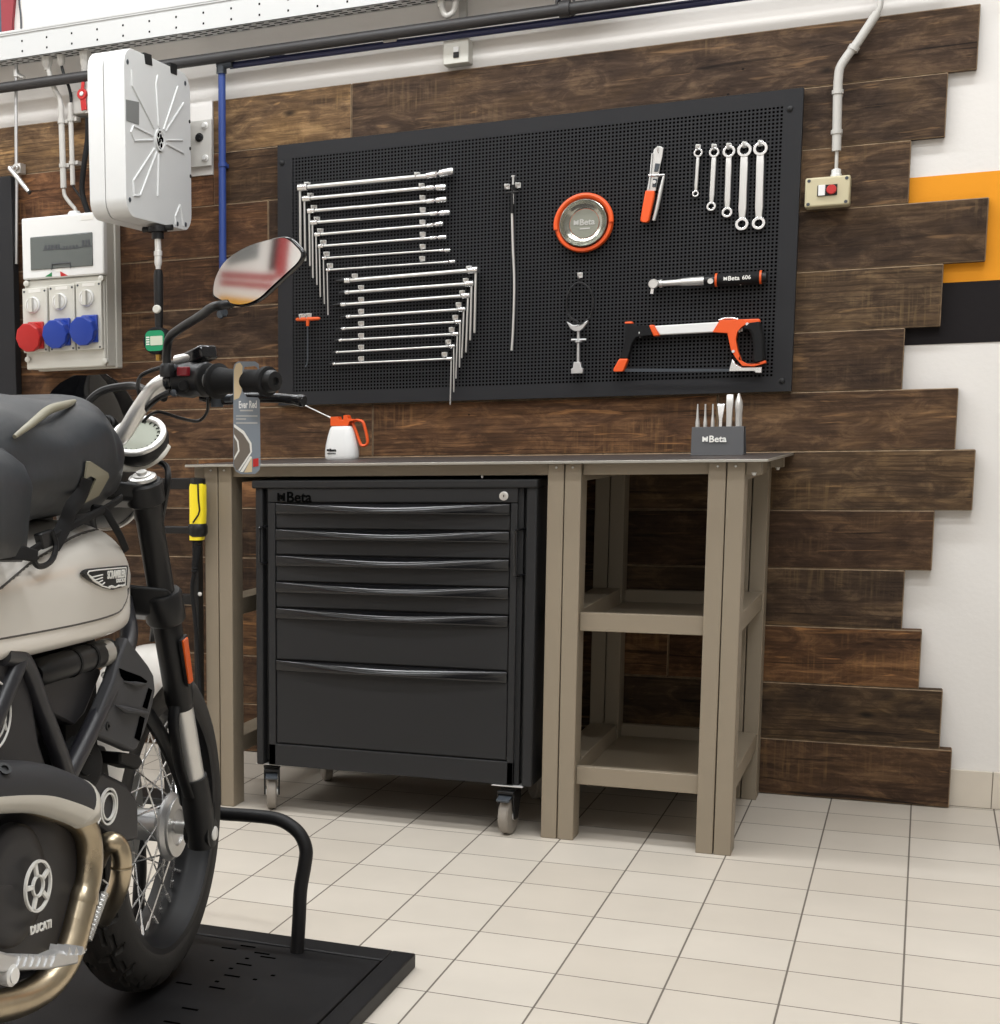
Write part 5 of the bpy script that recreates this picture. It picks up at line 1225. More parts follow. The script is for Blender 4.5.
# ---- handlebar and controls
bar_r = spl([V((X0, -2.528, 1.038)), V((X0 + .06, -2.533, 1.04)), V((X0 + .10, -2.548, 1.057)), V((X0 + .135, -2.553, 1.10)), V((X0 + .165, -2.55, 1.134)), V((X0 + .20, -2.552, 1.142)), V((X0 + .30, -2.60, 1.136)), V((X0 + .39, -2.645, 1.132))], 6)
bar = list(reversed([V((2 * X0 - p.x, p.y, p.z)) for p in bar_r]))[:-1] + bar_r
b = MB(); b.tube(bar, .0132, 16); b.build('handlebar', 'satin', bike)
gd = (V((X0 + .41, -2.654, 1.131)) - V((X0 + .30, -2.60, 1.136))).normalized()
for s in (1, -1):
    mir = lambda p: V((X0 + (p.x - X0) * s, p.y, p.z))
    g0 = V((X0 + .30, -2.60, 1.136)) - gd * .02; g1 = g0 + gd * .122
    b = MB(); L = (g1 - g0).length; dd = (g1 - g0).normalized()
    b.tube([mir(g0 + dd * t) for t in (-.002, .003, .008, .012, .03, .07, .10, L - .012, L - .010, L - .002, L)], [.020, .0265, .027, .021, .0185, .0172, .0168, .0178, .0215, .0215, .017], 24); b.build('grip', 'black_matte', bike)
    b = MB(); b.lathe(mir(g1), V((dd.x * s, dd.y, dd.z)), [(0, .0165), (.006, .0165), (.012, .014), (.013, .006), (.009, .0055)], 20); b.build('bar_end', 'black', bike)
    # switch housing
    h0 = V((X0 + .205, -2.553, 1.142)); h1 = V((X0 + .268, -2.583, 1.140)); hd = (h1 - h0).normalized()
    b = MB()
    b.tube([mir(h0 + hd * t) for t in (0, .004, .034, .042, .066, .07)], [.021, .026, .028, .025, .027, .02], 14, flat=((0, 0, 1), .9)); sh_ = b.build('switch_housing', 'black', bike, bevel=.002)
    if s == 1:
        b = MB(); p = h0 + hd * .030 + V((-.002, -.026, .012)); b.bar(p - hd * .012, p + hd * .012, .008, .014, side=(0, 1, 0)); tag(b.build('kill_switch', mat('dark_red', '7c1420', .4), sh_, bevel=.0015), 'red kill switch')
        b = MB(); p = h0 + hd * .030 + V((-.002, -.026, -.010)); b.lathe(p + EY * .008, -EY, [(0, .009), (.010, .009), (.012, .007)], 14); b.build('start_button', 'black_matte', sh_)
        for zz in (.018, -.020):
            b = MB(); p = h0 + hd * .006 + V((-.004, -.02, zz)); b.lathe(p + EY * .006, -EY, [(0, .0055), (.010, .0055), (.011, .003)], 10); b.build('screw', 'steel_dark', sh_)
    # brake / clutch master cylinder with reservoir
    c = mir(V((X0 + .215, -2.535, 1.168)))
    b = MB(); b.bar(mir(V((X0 + .185, -2.53, 1.160))), mir(V((X0 + .245, -2.555, 1.168))), .03, .024); b.bar(mir(V((X0 + .222, -2.545, 1.172))), mir(V((X0 + .262, -2.565, 1.183))), .034, .022); b.tube([mir(V((X0 + .19, -2.552, 1.142))), mir(V((X0 + .205, -2.558, 1.142)))], .021, 14); mc = b.build('brake_master_cylinder' if s == 1 else 'clutch_perch', 'gloss_black', bike, bevel=.004)
    b = MB(); b.tube([mir(V((X0 + .200, -2.552, 1.172))), mir(V((X0 + .232, -2.56, 1.176)))], .0085, 12); b.build('adjuster', 'satin', mc)
    # lever
    lv_ = [V((X0 + .235, -2.535, 1.118)), V((X0 + .27, -2.535, 1.110)), V((X0 + .31, -2.530, 1.112)), V((X0 + .36, -2.530, 1.110)), V((X0 + .39, -2.527, 1.106)), V((X0 + .402, -2.530, 1.104))]
    b = MB(); pth = spl([mir(p) for p in lv_], 5); b.tube(pth, [.0095, .0095, .0092, .009, .0088, .0086, .0085, .0084, .0083, .0082, .008, .008, .008, .008, .0078, .0076, .0074, .0074, .0076, .008, .0088, .0095, .0098, .0098, .0094, .008][:len(pth)], 12); b.build('lever', 'black' if s == -1 else 'gloss_black', bike)
    b = MB(); p = mir(V((X0 + .262, -2.538, 1.111))); b.lathe(p - EZ * .012, EZ, [(0, .010), (.024, .010)], 12); b.lathe(p + V((.018 * s, -.008, 0)), V((s, -.3, 0)), [(0, .006), (.014, .006)], 10); b.build('lever_pivot', 'steel_dark', bike)
def hose(name, pts, r, mt='black'):
    b = MB(); b.tube(spl(pts, 6), r, 8); return b.build(name, mt, bike)
hose('throttle_cable', [B(208, 398, .25), B(207, 412, .24), B(198, 421, .22), B(180, 418, .2), B(160, 412, .17), B(150, 415, .14), B(143, 422, .12)], .0026)
hose('brake_hose', [B(170, 392, .2), B(158, 398, .18), B(147, 408, .15), B(138, 420, .11)], .005)
hose('brake_hose', [B(163, 367, .19), B(150, 371, .17), B(140, 377, .15), B(138, 388, .13), B(140, 400, .12)], .0032)
hose('front_harness', [B(84, 412, -.03), B(90, 400, -.02), B(102, 391, 0), B(118, 387, .03), B(136, 386, .07), B(150, 393, .12), B(164, 398, .17)], .0065)
hose('front_brake_hose', [B(160, 462, .08), B(167, 468, .1), B(168, 480, .11), B(165, 500, .10), B(160, 530, .07), B(158, 580, .04), B(152, 640, -.02)], .0055)
# ---- mirrors
ms = MB(); ms.tube(spl([B(167, 374, .2), B(167, 350, .2), B(170, 337, .21), B(181, 328, .24), B(200, 316, .29), B(211, 308, .325), B(220, 305.5, .345), B(228, 304, .352)], 6), .0068, 12)
ms.lathe(B(167, 374, .2) - EZ * .004, EZ, [(0, .012), (.016, .012), (.02, .009)], 8); ms.build('mirror_stem', 'black', bike)
M0 = B(258, 272, .40); mn = V((-.1, -.98, .05)).normalized()
mo = spl([V((x, y, 0)) for x, y in ((212, 293), (214, 280), (221, 266), (231, 256), (248, 246), (266, 240), (283, 236.5), (291, 238), (299, 245), (304.5, 253), (301, 262), (290, 273), (274, 288), (262, 299), (250, 305), (238, 306.5), (224, 303), (214, 298))], 4, closed=True)
mp_ = [PP(q.x, q.y, M0, mn) for q in mo]; mcn = sum(mp_, V((0, 0, 0))) / len(mp_)
sc = lambda f, d: [mcn + (p - mcn) * f - mn * d for p in mp_]
b = MB(); b.loft([sc(.97, -.0005), sc(1.0, .002), sc(1.0, .006), sc(.9, .016), sc(.6, .026), sc(.2, .03)]); mh = b.build('mirror_housing', 'gloss_black', bike, ang=50)
b = MB(); RM = .75
def dome(f): return [q + mn * (.0062 - (q - mcn).length_squared / (2 * RM)) for q in [mcn + (p - mcn) * .945 * f for p in mp_]]
b.loft([dome(1 - k / 24 * .985) for k in range(25)]); tag(b.build('mirror_glass', 'mirror', mh, ang=80), 'mirror glass')
b = MB(); p = mcn - mn * .02; b.tube([B(228, 304, .352), p + V((-.02, .0, -.02))], .0085, 10); b.build('mirror_mount', 'black', mh)
xm = lambda p: V((2 * X0 - p.x, p.y, p.z))
b = MB(); b.tube(spl([xm(B(167, 374, .2)), xm(B(167, 350, .2)), xm(B(181, 328, .24)), xm(B(214, 307, .33)), xm(B(236, 306, .37))], 6), .0068, 12); b.loft([[xm(p) for p in r] for r in (sc(.97, -.0005), sc(1.0, .006), sc(.9, .016), sc(.2, .03))]); b.build('mirror_stem', 'black', bike)

# ---- gauge, headlight, flyscreen
gcx = B(138, 436, .055); gn = V((.10, -.64, .76)).normalized()
b = MB(); b.ring(gcx, gn, .0385, .0495, .010, 40); tag(b.build('gauge_bezel', 'satin', bike, bevel=.003), 'bright gauge bezel')
b = MB(); b.lathe(gcx - gn * .002, gn, [(0, .041), (.001, .041)], 32); gf = b.build('gauge_face', 'gauge_face', bike)
b = MB()
u_, w_ = basis(gn)
for k in range(22):
    a = 2 * PI * k / 22; d = u_ * math.cos(a) + w_ * math.sin(a); b.bar(gcx + d * .033, gcx + d * .039, .0016, .001, side=gn.cross(d))
b.build('gauge_marks', 'black_mark', gf)
b = MB(); b.lathe(gcx - gn * .003, -gn, [(0, .0495), (.006, .051), (.018, .050), (.030, .043), (.036, .03)], 36); b.build('gauge_housing', 'black', bike)
HL = V((X0 - .035, -2.40, .972))
hn = V((0, .97, -.05)).normalized()
b = MB(); b.lathe(HL - hn * .06, hn, [(0, .03), (.015, .05), (.04, .066), (.075, .072), (.11, .072), (.113, .066)], 40); b.build('headlight', 'black', bike)
b = MB(); b.ring(HL + hn * .055, hn, .066, .077, .012, 48); b.build('headlight_ring', 'satin', bike, bevel=.002)
b = MB(); q = spl([B(121, 467, .03), B(133, 467, .05), B(148, 463, .075), B(160, 455, .095), B(167, 445, .10)], 5); b.tube(q, [.008] * len(q), 10, flat=((0, 0, 1), .6)); tag(b.build('headlight_bracket', 'heat_white', bike), 'pale headlight bracket')
rows = []
for k in range(15):
    f = k / 14; z = .99 + .175 * f; hw = .105 * math.sqrt(max(.0, 1 - max(0, (f - .25) / .78) ** 2.4)) * (.86 + .14 * min(1, f * 3)); y0_ = -2.265 - .06 * f
    r0 = [V((X0 - .066 + hw * u, y0_ - .055 * u * u * (hw / .118) - .0, z - .0)) for u in [-1 + 2 * j / 20 for j in range(21)]]
    rows.append(r0 + [p + V((0, .004, 0)) for p in reversed(r0)])
b = MB(); b.loft(rows); b.build('flyscreen', 'smoke_screen', bike, ang=50)
b = MB(); b.lathe(B(109, 424, -.02), V((.2, -1, .2)), [(-.03, .012), (0, .014), (.012, .014), (.014, .01), (.026, .009)], 14); b.build('ignition_lock', 'black', bike)

# ---- frame, engine
TU = lambda pts, r, nm, mt='frame', k=5: (lambda b: b.tube(spl(pts, k), r, 14) and b.build(nm, mt, bike))(MB())
for s in (1, -1):
    mr_ = lambda p: V((X0 + (p.x - X0) * s, p.y, p.z))
    TU([mr_(B(*q)) for q in ((124, 600, .06), (129, 634, .115), (121, 664, .135), (112, 685, .14), (88, 735, .145), (66, 778, .15))], .0148, 'frame_tube')
    TU([mr_(B(*q)) for q in ((2, 655, .15), (18, 658, .15), (28, 672, .15), (40, 705, .15), (58, 752, .15), (67, 780, .15))], .0148, 'frame_tube')
    TU([mr_(V((X0 + .05, -2.5, .86))), mr_(V((X0 + .10, -2.7, .80))), mr_(V((X0 + .13, -3.0, .775))), mr_(V((X0 + .13, -3.4, .80))), mr_(V((X0 + .11, -3.9, .86)))], .0148, 'frame_tube')
    TU([mr_(V((X0 + .15, -2.97, .76))), mr_(V((X0 + .15, -3.12, .60))), mr_(V((X0 + .14, -3.2, .45)))], .0148, 'frame_tube')
    TU([mr_(V((X0 + .12, -3.2, .42))), mr_(V((X0 + .125, -3.45, .38))), mr_(V((X0 + .12, -3.715, .35)))], .026, 'swingarm', 'black')
b = MB(); b.tube([B(36, 674, .13), B(40, 672, .13), B(108, 651, .13), B(112, 650, .13)], [.012, .0205, .0205, .014], 16); can = b.build('canister', 'black', bike)
for f in (.45, .68):
    p = B(36 + 74 * f, 674 - 24 * f, .13); d = (B(112, 650, .13) - B(36, 674, .13)).normalized(); b = MB(); b.tube([p, p + d * .006], .0222, 16); b.build('strap', 'black_matte', can)
p0, p1 = B(97, 655, .13), B(105, 652.3, .13); b = MB(); b.tube([p0, p1], .0212, 16); tag(b.build('canister_sticker', 'foil', can), 'silver canister sticker')
b = MB(); b.prism([B(*q, .125) for q in ((36, 684), (98, 666), (102, 672), (86, 712), (74, 726), (48, 712), (40, 700))], V((-.2, 0, 0))); b.build('airbox_cover', 'engine', bike, bevel=.004)
b = MB(); b.box((X0 - .09, -3.06, .60), (X0 + .08, -2.66, .745)); b.build('airbox', 'engine_black', bike, bevel=.02)
# crankcase and cylinders
b = MB(); b.prism([V((X0 - .13, y, z)) for y, z in ((-2.84, .36), (-2.80, .42), (-2.83, .52), (-2.95, .58), (-3.10, .60), (-3.27, .55), (-3.30, .40), (-3.22, .27), (-2.98, .25), (-2.88, .29))], V((.26, 0, 0))); b.build('crankcase', 'engine', bike, bevel=.015, seg=3)
cy = V((0, -2.855, .41)); cdr = V((0, .98, .20)).normalized()
b = MB()
b.bar(V((X0, -2.86, .44)), V((X0, -2.60, .485)), .20, .17, side=EX); b.build('front_cylinder', 'engine_black', bike, bevel=.012)
for k in range(7):
    c = V((X0 + .0, -2.845 + k * .017, .445 + k * .003)); b = MB(); b.bar(c - cdr * .0022, c + cdr * .0022, .25, .19, side=EX); b.build('cooling_fin', 'engine', bike, bevel=.001)
b = MB(); b.bar(V((X0, -3.03, .52)), V((X0, -3.09, .76)), .20, .17, side=EX); b.build('rear_cylinder', 'engine_black', bike, bevel=.012)
# belt cover of the front cylinder with its ringed emblem
b = MB(); b.prism([B(*q, .10) for q in ((70, 790), (88, 770), (112, 782), (124, 800), (124, 838), (108, 842), (92, 832), (74, 820))], V((.028, 0, 0))); b.build('belt_cover', 'engine', bike, bevel=.008, seg=3)
ec = B(108.5, 806.5, .131); b = MB(); b.ring(ec, EX, .0265, .0295, .004, 36); b.ring(ec, EX, .0195, .022, .004, 36); b.tube([ec + V((0, -.03, .004)), ec + V((0, -.045, -.002))], .002, 6); b.tube([ec + V((0, -.028, -.012)), ec + V((0, -.042, -.022))], .002, 6); b.build('ring_emblem', 'white_mark', bike)
b = MB(); b.prism([B(*q, .12) for q in ((-30, 650), (8, 652), (22, 740), (30, 765), (-30, 780))], V((.03, 0, 0))); b.build('belt_cover', 'engine', bike, bevel=.008)
ec = B(-8, 716, .151); b = MB(); b.torus(ec, EX, .048, .0018, 40, 6); b.torus(ec, EX, .036, .0015, 40, 6); b.tube([B(4, 718, .151), B(6, 730, .151)], .002, 6); b.build('ring_emblem', 'white_mark', bike)
# horn and regulator between the frame tubes
hc = B(83, 765, .12); b = MB(); b.lathe(hc + V((-.03, 0, 0)), V((.85, -.3, .1)), [(0, .03), (.02, .033), (.03, .045), (.034, .046), (.036, .040), (.040, .038), (.041, .030), (.045, .028), (.046, .018), (.05, .016), (.051, .004)], 32); b.build('horn', 'engine_black', bike)
b = MB(); b.prism([B(*q, .10) for q in ((98, 750), (118, 753), (122, 760), (117, 768), (98, 762))], V((.04, 0, 0))); b.build('connector_box', 'engine_black', bike, bevel=.004)
b = MB(); b.box((X0 - .10, -2.74, .52), (X0 + .09, -2.63, .74)); b.build('oil_cooler', 'engine_black', bike, bevel=.004)
# radiator shroud
SX = .155
b = MB(); b.prism([B(*q, SX) for q in ((128, 637), (135, 647), (148, 664), (154.5, 676), (156, 690), (153, 706), (146, 730), (138, 748), (133, 752), (96, 736), (95, 730), (99, 716), (114, 680), (121, 655))], V((-.022, 0, 0))); shd = b.build('radiator_shroud', 'shroud', bike, bevel=.006, seg=3)
b = MB(); b.prism([B(*q, SX + .0006) for q in ((119, 668), (126, 671), (140, 676), (147, 681), (146, 683), (136, 683), (124, 680), (121, 676))], V((.0008, 0, 0))); b.prism([B(*q, SX + .0006) for q in ((148.5, 688), (152, 690), (147, 709), (142.5, 707))], V((.0008, 0, 0))); b.prism([B(*q, SX + .0006) for q in ((140, 716), (144.5, 718), (139.5, 741), (134.5, 738))], V((.0008, 0, 0))); b.build('shroud_slot', 'slot', shd)
b = MB(); b.tube([B(115, 705, SX + .002), B(125, 710, SX + .008), B(148, 713, SX + .002)], [.001, .006, .002], 8); b.tube([B(124, 682, SX + .001), B(136, 684, SX + .004), B(147, 684, SX)], [.001, .004, .001], 8); b.build('shroud_ridge', 'shroud', shd)
b = MB(); b.lathe(B(107, 726, SX - .001), EX, [(0, .007), (.003, .0065), (.003, .003), (.001, .003)], 14); b.build('shroud_bolt', 'black', shd)
for px, py in ((104, 675), (101, 690), (97, 700), (115, 668)):
    b = MB(); b.lathe(B(px, py, .13), V((.6, -.8, 0)), [(0, .005), (.008, .005)], 8); b.build('bolt', 'zinc', bike)
# clutch cover
cc = B(2, 890, .155); CO = .20
b = MB()
cov = [B(*q, .13) for q in ((66, 868), (66, 895), (60, 925), (50, 948), (36, 965), (10, 980), (-30, 980), (-62, 950), (-70, 890), (-55, 830), (-20, 798), (12, 792), (28, 800), (46, 812), (60, 840))]
cn_ = sum(cov, V((0, 0, 0))) / len(cov)
rgs = []
smc = spl(cov, 4, closed=True)
for f, dx_ in ((1.0, -.03), (1.0, .012), (.965, .022), (.90, .030), (.86, .046), (.80, .058), (.70, .064), (.4, .066)):
    rgs.append([cn_ + (p - cn_) * f + V((dx_, 0, 0)) for p in smc])
b.loft(rgs); cvr = b.build('clutch_cover', 'engine', bike, ang=50)
cp = B(14, 886, .196); b = MB(); b.lathe(cp - EX * .012, EX, [(0, .084), (.012, .083), (.0165, .078), (.018, .06)], 48); b.build('cover_cap', 'engine', cvr, ang=50)
b = MB(); b.bar(B(-30, 887, .214), B(12, 887, .214), .004, .004); b.build('cover_rib', 'engine', cvr)
XE = X0 + .214
eo = XE - X0
ec = B(38, 886, eo)
b = MB(); b.ring(ec, EX, .032, .0355, .004, 40); b.ring(ec, EX, .0125, .0155, .004, 28)
for k in range(5):
    a = 2 * PI * k / 5 + .5; d = V((0, math.cos(a), math.sin(a))); b.bar(ec + d * .014, ec + d * .033, .006, .004, side=EX.cross(d))
b.build('ring_emblem', 'white_mark', cvr)
text('lettering', 'DUCATI', B(41, 927, eo), (B(50, 923, eo) - B(31, 930, eo)), EZ, (B(51.5, 921, eo) - B(31, 930, eo)).length, 'white_mark', cvr, .001, bold=.03)
for x, y in ((3, 831), (30, 826), (64, 845), (62, 905), (16, 950)):
    b = MB(); b.lathe(B(x, y, .155), EX, [(0, .008), (.006, .008), (.008, .005)], 10); b.build('cover_bolt', 'zinc', cvr)
for pts in ([(45, 806), (50, 812), (49, 828), (52, 836), (66, 834)], [(56, 893), (60, 897), (62, 905)], [(-2, 830), (10, 826), (14, 818)]):
    b = MB(); b.tube(spl([B(x, y, .16) for x, y in pts], 3), .003, 6); b.build('bracket_wire', 'white_mark' if len(pts) > 3 else 'zinc', bike)
b = MB(); b.prism([B(*q, .14) for q in ((48, 838), (58, 840), (60, 850), (52, 862), (46, 850))], V((.02, 0, 0))); b.build('sensor_block', 'alu', bike, bevel=.003)
# exhaust
b = MB(); pth = spl([B(20, 800, .17), B(50, 806, .19), B(74, 816, .20), B(86, 832, .205), B(89, 854, .205), B(87, 880, .205), B(80, 906, .205)], 6); b.tube(pth, .0208, 20); b.build('exhaust_header', 'exhaust', bike)
b = MB(); pth = spl([B(96, 862, .10), B(101, 850, .13), B(109, 842.5, .15), B(117.5, 845, .16), B(121.5, 858, .165), B(120, 880, .16), B(113, 899, .14), B(102, 918, .10)], 6); b.tube(pth, .0165, 20); b.build('exhaust_header', 'exhaust', bike)
b = MB(); b.torus(B(121.3, 867, .165), V((0, -.05, 1)), .0167, .0013, 30, 6); b.build('weld_seam', 'exhaust', bike)
cl = [B(84.5, 890, .205), B(82.5, 898, .205), B(81.5, 903, .205), B(76.5, 922, .205)]
b = MB(); b.tube([cl[0], cl[1], cl[2], cl[2], cl[3]], [.0215, .0238, .0238, .0228, .0228], 24); b.build('exhaust_collar', 'exhaust', bike)
b = MB(); pth = spl([B(78, 916, .205), B(71, 944, .205), B(60, 968, .20), B(42, 988, .195), B(15, 1002, .19), B(-25, 1012, .185), B(-80, 1030, .18)], 6); b.tube(pth, [.0225] * len(pth), 20); b.build('exhaust_pipe', 'exhaust', bike)
b = MB(); b.tube([V((X0 + .18, -3.40, .28)), V((X0 + .18, -3.5, .30)), V((X0 + .18, -3.8, .40)), V((X0 + .18, -3.85, .41))], [.03, .055, .055, .04], 20); b.build('silencer', 'heat_dark', bike)
# heat shield: dark upper half, pale lower half
pth = spl([B(-60, 792, .19), B(-20, 788, .195), B(10, 786.5, .20), B(35, 788, .205), B(58, 795, .210), B(77, 804, .212), B(93, 816, .212)], 7)
n = len(pth)
def half(a0, a1, r, nm, mt, cut=0, last=None):
    rows = []
    for i in range(n - last if last else 0, n - cut):
        d = (pth[min(i + 1, n - 1)] - pth[max(i - 1, 0)]).normalized(); up_ = (EZ - d * EZ.dot(d)).normalized(); sd = d.cross(up_)
        if sd.x < 0: sd = -sd
        f = min(1, (n - 1 - i) / 10 + .35); ring = []
        for j in range(15):
            a = math.radians(a0 + (a1 - a0) * j / 14); ring.append(pth[i] + up_ * (math.sin(a) * r * f) + sd * (math.cos(a) * r * f))
        ring += [pth[i] + (p - pth[i]) * .93 for p in reversed(ring)]
        rows.append(ring)
    b = MB(); b.loft(rows); o = b.build(nm, mt, bike, ang=50); return o
tag(half(-14, 175, .0345, 'heat_shield', 'heat_dark', 7), 'dark upper heat shield'); tag(half(-80, -13, .0350, 'heat_shield', 'heat_white', 6), 'pale lower heat shield band'); tag(half(-80, 150, .0354, 'heat_shield', 'heat_white', 0, 9), 'pale heat shield tip')
b = MB(); b.lathe(B(4, 770, .222), V((.6, -.3, .7)), [(0, .009), (.004, .009), (.004, .005), (.001, .005)], 16); b.build('heat_shield_bolt', 'black', bike)
# retaining spring
s0, s1 = B(104.5, 893, .205), B(87.5, 940, .205); d = (s1 - s0).normalized(); u_, w_ = basis(d); L = (s1 - s0).length
b = MB(); b.tube([s0 + d * (L * k / 260) + u_ * (math.cos(k * .75) * .0058) + w_ * (math.sin(k * .75) * .0058) for k in range(261)], .0012, 5)
b.tube(spl([s0, s0 - d * .012, B(108, 884, .205), B(103, 880, .205)], 4), .0014, 6); b.tube(spl([s1, s1 + d * .012, B(86, 950, .205), B(79, 952, .205)], 4), .0014, 6); b.build('exhaust_spring', 'satin', bike)
# brake pedal with serrated tip
XP = .30
b = MB(); b.prism([B(*q, XP) for q in ((-30, 948), (0, 951), (14, 955), (50, 956), (62, 951), (79, 953), (79, 964), (60, 968), (50, 970), (14, 971), (0, 973), (-30, 968))], V((-.02, 0, 0))); bp_ = b.build('brake_pedal', 'alu', bike, bevel=.003)
b = MB()
for k in range(6):
    p = B(19 + k * 6.8, 960, XP); b.prism([p + V((0, -.007, -.006)), p + V((0, .006, .006)), p + V((0, .006, -.006))], V((.002, 0, 0)))
b.build('pedal_serration', 'alu', bp_); b = MB()
for k in range(3):
    p = B(60 + k * 7, 951, XP - .010); b.prism([p + V((-.014, -.006, -.002)), p + V((-.014, .006, -.002)), p + V((-.014, 0, .008))], V((.028, 0, 0)))
b.build('pedal_tip_teeth', 'alu', bp_)
b = MB(); b.lathe(B(4, 974, XP - .012), EX, [(0, .014), (.012, .014), (.014, .010), (.016, .010)], 14); b.build('pedal_bolt', 'zinc', bp_)
b = MB(); b.tube([V((X0 + .14, -3.43, .40)), V((X0 + .27, -3.435, .395)), V((X0 + .35, -3.44, .395))], .012, 10); b.build('footpeg', 'alu', bike)
# seat and tail
sq = resample([(-3.22, .10, .80, .86), (-3.3, .135, .79, .875), (-3.5, .145, .79, .865), (-3.75, .13, .81, .88), (-3.95, .09, .84, .89), (-3.98, .04, .85, .88)], 5)
b = MB(); b.loft([[V((X0 + x, s[0], z)) for x, z in se((0, (s[2] + s[3]) / 2), s[1], (s[3] - s[2]) / 2, 32, 3)] for s in sq]); b.build('seat', 'black_matte', bike)

# ================================================================== TANK BAG
bag = thing('roll_bag', (X0, -2.95, .93), 'black waterproof roll bag strapped on top of the motorcycle tank', 'bag')
bs = resample([(-2.556, .04, .975, 1.03), (-2.562, .085, .958, 1.058), (-2.585, .120, .946, 1.085), (-2.64, .145, .937, 1.113), (-2.72, .165, .934, 1.124), (-2.90, .178, .928, 1.118), (-3.10, .185, .920, 1.108), (-3.35, .185, .915, 1.10), (-3.55, .16, .92, 1.11), (-3.62, .08, .95, 1.06)], 6)
rnd = random.Random(3)
rgs = []
for i, s in enumerate(bs):
    ring = []
    for k, (x, z) in enumerate(se((0, (s[2] + s[3]) / 2), s[1], (s[3] - s[2]) / 2, 56, 2.5)):
        wob = .004 * math.sin(i * .55 + k * .3) + .003 * math.sin(i * .9 - k * .5)
        ring.append(V((X0 + x * (1 + wob * 3), s[0], z + wob)))
    rgs.append(ring)
b = MB(); b.loft(rgs); b.build('bag_body', 'fabric', bag, ang=70)
bvb = BVHTree.FromPolygons(b.v, b.f)
def hb2(px, py, off=.0):
    h = bvb.ray_cast(CAM, RAY(px, py))
    return (h[0] + h[1] * off) if h[0] else B(px, py, .15)
def patch(name, poly, mt, off=.002, th=.002, parent=bag):
    """a piece of webbing or tape that follows the bag's skin"""
    pts = [hb2(x, y, off) for x, y in poly]
    c = sum(pts, V((0, 0, 0))) / len(pts); n_ = V((0, 0, 0))
    for i in range(len(pts)): n_ += pts[i].cross(pts[(i + 1) % len(pts)])
    n_.normalize()
    if n_.dot(CAM - c) < 0: n_ = -n_
    b = MB(); b.prism(pts, n_ * th); return b.build(name, mt, parent)
# chevron of reflective tape
tag(patch('reflective_chevron', ((84, 461), (88, 461), (105, 472), (106, 476), (96, 494), (82, 501), (86, 493), (93, 478), (88, 475), (82, 478)), 'reflect', .003, .0025), 'grey reflective chevron')
# upper grab handle
b = MB(); q = spl([hb2(12, 438, .004), hb2(24, 428, .012), hb2(42, 419, .016), hb2(60, 413, .014), hb2(72, 406, .006), hb2(75, 402, .002)], 5); b.tube(q, [.002 + .0045 * math.sin(PI * min(1, (k + 2) / (len(q)))) for k in range(len(q))], 10); b.build('grab_handle', 'reflect', bag)
# compression strap and buckle
b = MB(); q = [hb2(84, 478, .006), hb2(77, 492, .008), B(71, 508, .17), B(66, 522, .165), B(60, 534, .165), B(54, 544, .165)]
b.tube(spl(q, 4), .014, 8, flat=((.3, .9, .3), .22)); b.build('strap', 'strap', bag)
b = MB(); b.tube(spl([B(52, 531, .172), B(56, 545, .175), B(53, 558, .177), B(46, 565, .178), B(38, 566, .176), B(33, 560, .175)], 5), .0042, 8); b.build('strap_hook', 'black', bag)
b = MB(); b.prism([B(*q_, .172) for q_ in ((40, 534), (55, 529), (57, 545), (44, 550))], V((-.012, 0, 0))); b.build('buckle', 'black', bag, bevel=.003)
b = MB(); b.tube(spl([B(92, 508, .14), B(104, 510, .145), B(112, 522, .15), B(120, 536, .15), B(126, 550, .14)], 5), .006, 8, flat=((.3, .9, .3), .5)); b.build('strap', 'strap', bag)
b = MB(); q = [B(30, 552, .168), B(55, 536, .165), B(85, 519, .155), B(108, 507, .14), B(121, 498, .115)]
b.tube(spl(q, 5), .007, 8, flat=((.2, .3, 1), .5)); b.build('bottom_webbing', 'strap', bag)
# side closure flap hanging at the right
rows = []
fl = [(457, 8, 30, .185, .012), (470, -8, 31, .205, .02), (490, -10, 29, .215, .026), (515, -12, 27, .22, .028), (540, -12, 25, .215, .024), (556, -12, 24, .205, .016), (561, -10, 20, .195, .006)]
flp = [(448, -60, 2), (455, -60, 12), (465, -60, 24), (480, -60, 31), (488, -60, 33), (510, -60, 30), (535, -60, 28), (556, -60, 26), (562, -60, 22)]
rows = []
for (y, xa, xb), bul in zip(flp, (.0, .014, .022, .028, .03, .03, .028, .02, .006)):
    A, D = B(xa, y, .205), B(xb, y, .19)
    front = [A + (D - A) * f + V((bul * math.sin(PI * (.15 + .85 * f)) ** .7 if f < 1 else 0, 0, 0)) for f in [k / 12 for k in range(13)]]
    rows.append(front + [p + V((-.02 - .5 * (p.x - X0 - .19), 0, 0)) for p in reversed(front)])
b = MB(); b.loft(rows); b.build('side_flap', 'fabric', bag, ang=70)
b = MB(); b.prism([B(*q_, .208) for q_ in ((-40, 548), (26, 546), (39, 550), (38, 562), (24, 560), (-40, 561))], V((-.008, 0, 0))); b.build('flap_webbing', 'strap', bag, bevel=.002)

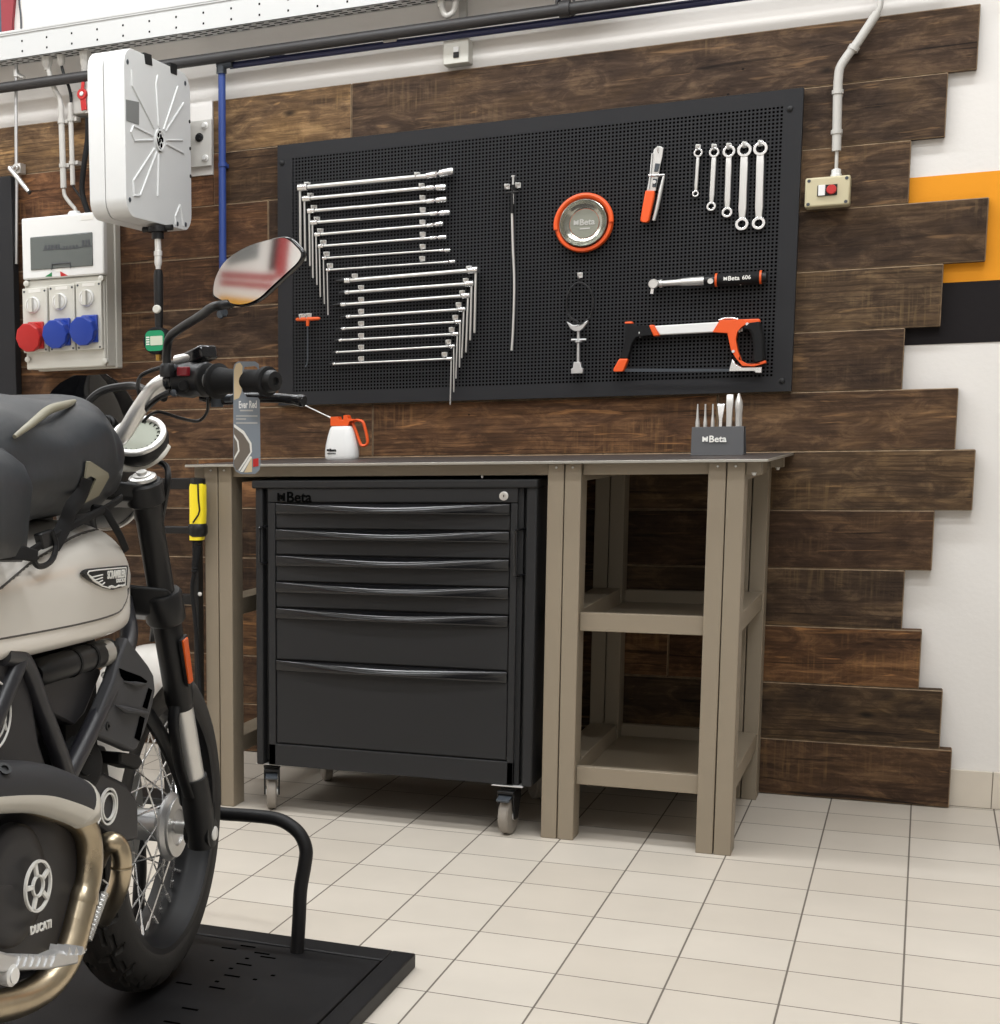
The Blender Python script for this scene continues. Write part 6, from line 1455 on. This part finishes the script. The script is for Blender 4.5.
# ================================================================== HANG TAG ON THE GRIP
tg = thing('hang_tag', B(246, 375, .335), 'printed hang tag card hooked over the motorcycle throttle grip', 'tag')
gp = V((X0 + .335, -2.616, 1.139))
n_t = V((.42, -.9, 0)).normalized(); T0 = gp + n_t * .0
def TP(x, y, off=0): return PP(x, y, gp + n_t * (.022 + off), n_t)
out = [(233.3, 400), (233.3, 466), (236, 471.5), (241, 474), (255, 474), (259.5, 470), (260.5, 464), (259.8, 400), (258, 397.5), (247, 397), (242.5, 391), (243, 372), (244.5, 367), (255, 366), (257.5, 368), (258, 373), (259.5, 373), (258.8, 364), (255, 361.5), (238, 361.5), (234.5, 364), (233.3, 369)]
b = MB(); b.prism([TP(*q) for q in out], n_t * .0009); b.build('card', 'tag_blue', tg)
def art(nm, poly, mt, off): 
    b = MB(); b.prism([TP(x, y, .0011 + off) for x, y in poly], n_t * .0003); return b.build(nm, mt, tg)
art('hook_print', [(234, 400), (234, 370), (236, 364), (240, 362.5), (242.5, 366), (241.5, 392), (239, 398)], 'tag_tan', 0)
art('track_art', [(234, 425), (243, 433), (250, 444), (250.5, 452), (245, 460), (238, 470), (236, 470), (234, 465)], 'brown_track', 0)
art('track_edge', [(234, 424), (244, 431), (251.5, 443), (252, 452), (246, 461.5), (239.5, 471), (238.5, 470), (245, 460), (250.3, 452), (249.5, 444), (243, 434), (234, 427)], 'white_mark', .0003)
art('track_edge', [(234, 437), (237, 442), (238, 450), (234.3, 457), (234.3, 460), (239.5, 451), (238.5, 441), (234, 434)], 'white_mark', .0003)
art('track_edge', [(250, 456), (252, 457), (243, 472), (240, 472)], 'white_mark', .0003)
art('tan_corner', [(252, 457), (252, 472), (244, 472.5)], 'tag_tan', .0002)
art('red_logo', [(253, 459), (258.5, 458), (258.5, 466), (253, 467)], 'red', .0003)
tx = n_t.cross(EZ) * -1
if tx.dot(EX) < 0: tx = -tx
w = (TP(255.5, 404) - TP(239.5, 404)).length
text('lettering', 'Ever Red', TP(247.8, 404.5, .0012), tx, EZ, w * 1.12, 'white_plastic', tg, .0002, bold=.03, height=.011)
for yy, xa, xb in ((410.5, 240, 253), (416, 236, 257.5), (419, 236, 246), (423, 236, 257.5)):
    b = MB(); b.bar(TP(xa, yy, .0012), TP(xb, yy, .0012), .0016 if yy != 410.5 else .0022, .0004, side=EZ); b.build('print_line', 'grey_mark', tg)

# ================================================================== LIGHT
w = bpy.data.worlds.new('world'); scene.world = w; w.use_nodes = True
w.node_tree.nodes['Background'].inputs[0].default_value = (.9, .95, 1, 1); w.node_tree.nodes['Background'].inputs[1].default_value = .3
def area(x, y, sx, sy, e, col=(.96, .985, 1.01), rot=0):
    l = bpy.data.lights.new('ceiling_or_fill_light', 'AREA'); l.shape = 'RECTANGLE'; l.size = sx; l.size_y = sy; l.energy = e; l.color = col
    o = bpy.data.objects.new('ceiling_or_fill_light', l); COL.objects.link(o); o.location = (x, y, HC - .03); o.rotation_euler = (0, 0, rot)
for x in (-2.2, -.3, 1.5):
    for y, e in ((-1.15, 30), (-2.6, 25)): area(x, y, 1.5, .25, e)
area(-1.6, -5.2, 1.5, .25, 14); area(1.9, -4.3, 1.5, .25, 60); area(.5, -5.6, 1.5, .25, 26)  # the strong right-hand lamp is an unseen fill added to brighten the tank side
vs_ = scene.view_settings
scene.display_settings.display_device = 'sRGB'
vs_.view_transform = 'Standard'; vs_.look = 'None'; vs_.gamma = 1; vs_.use_curve_mapping = False; vs_.exposure = 0.05
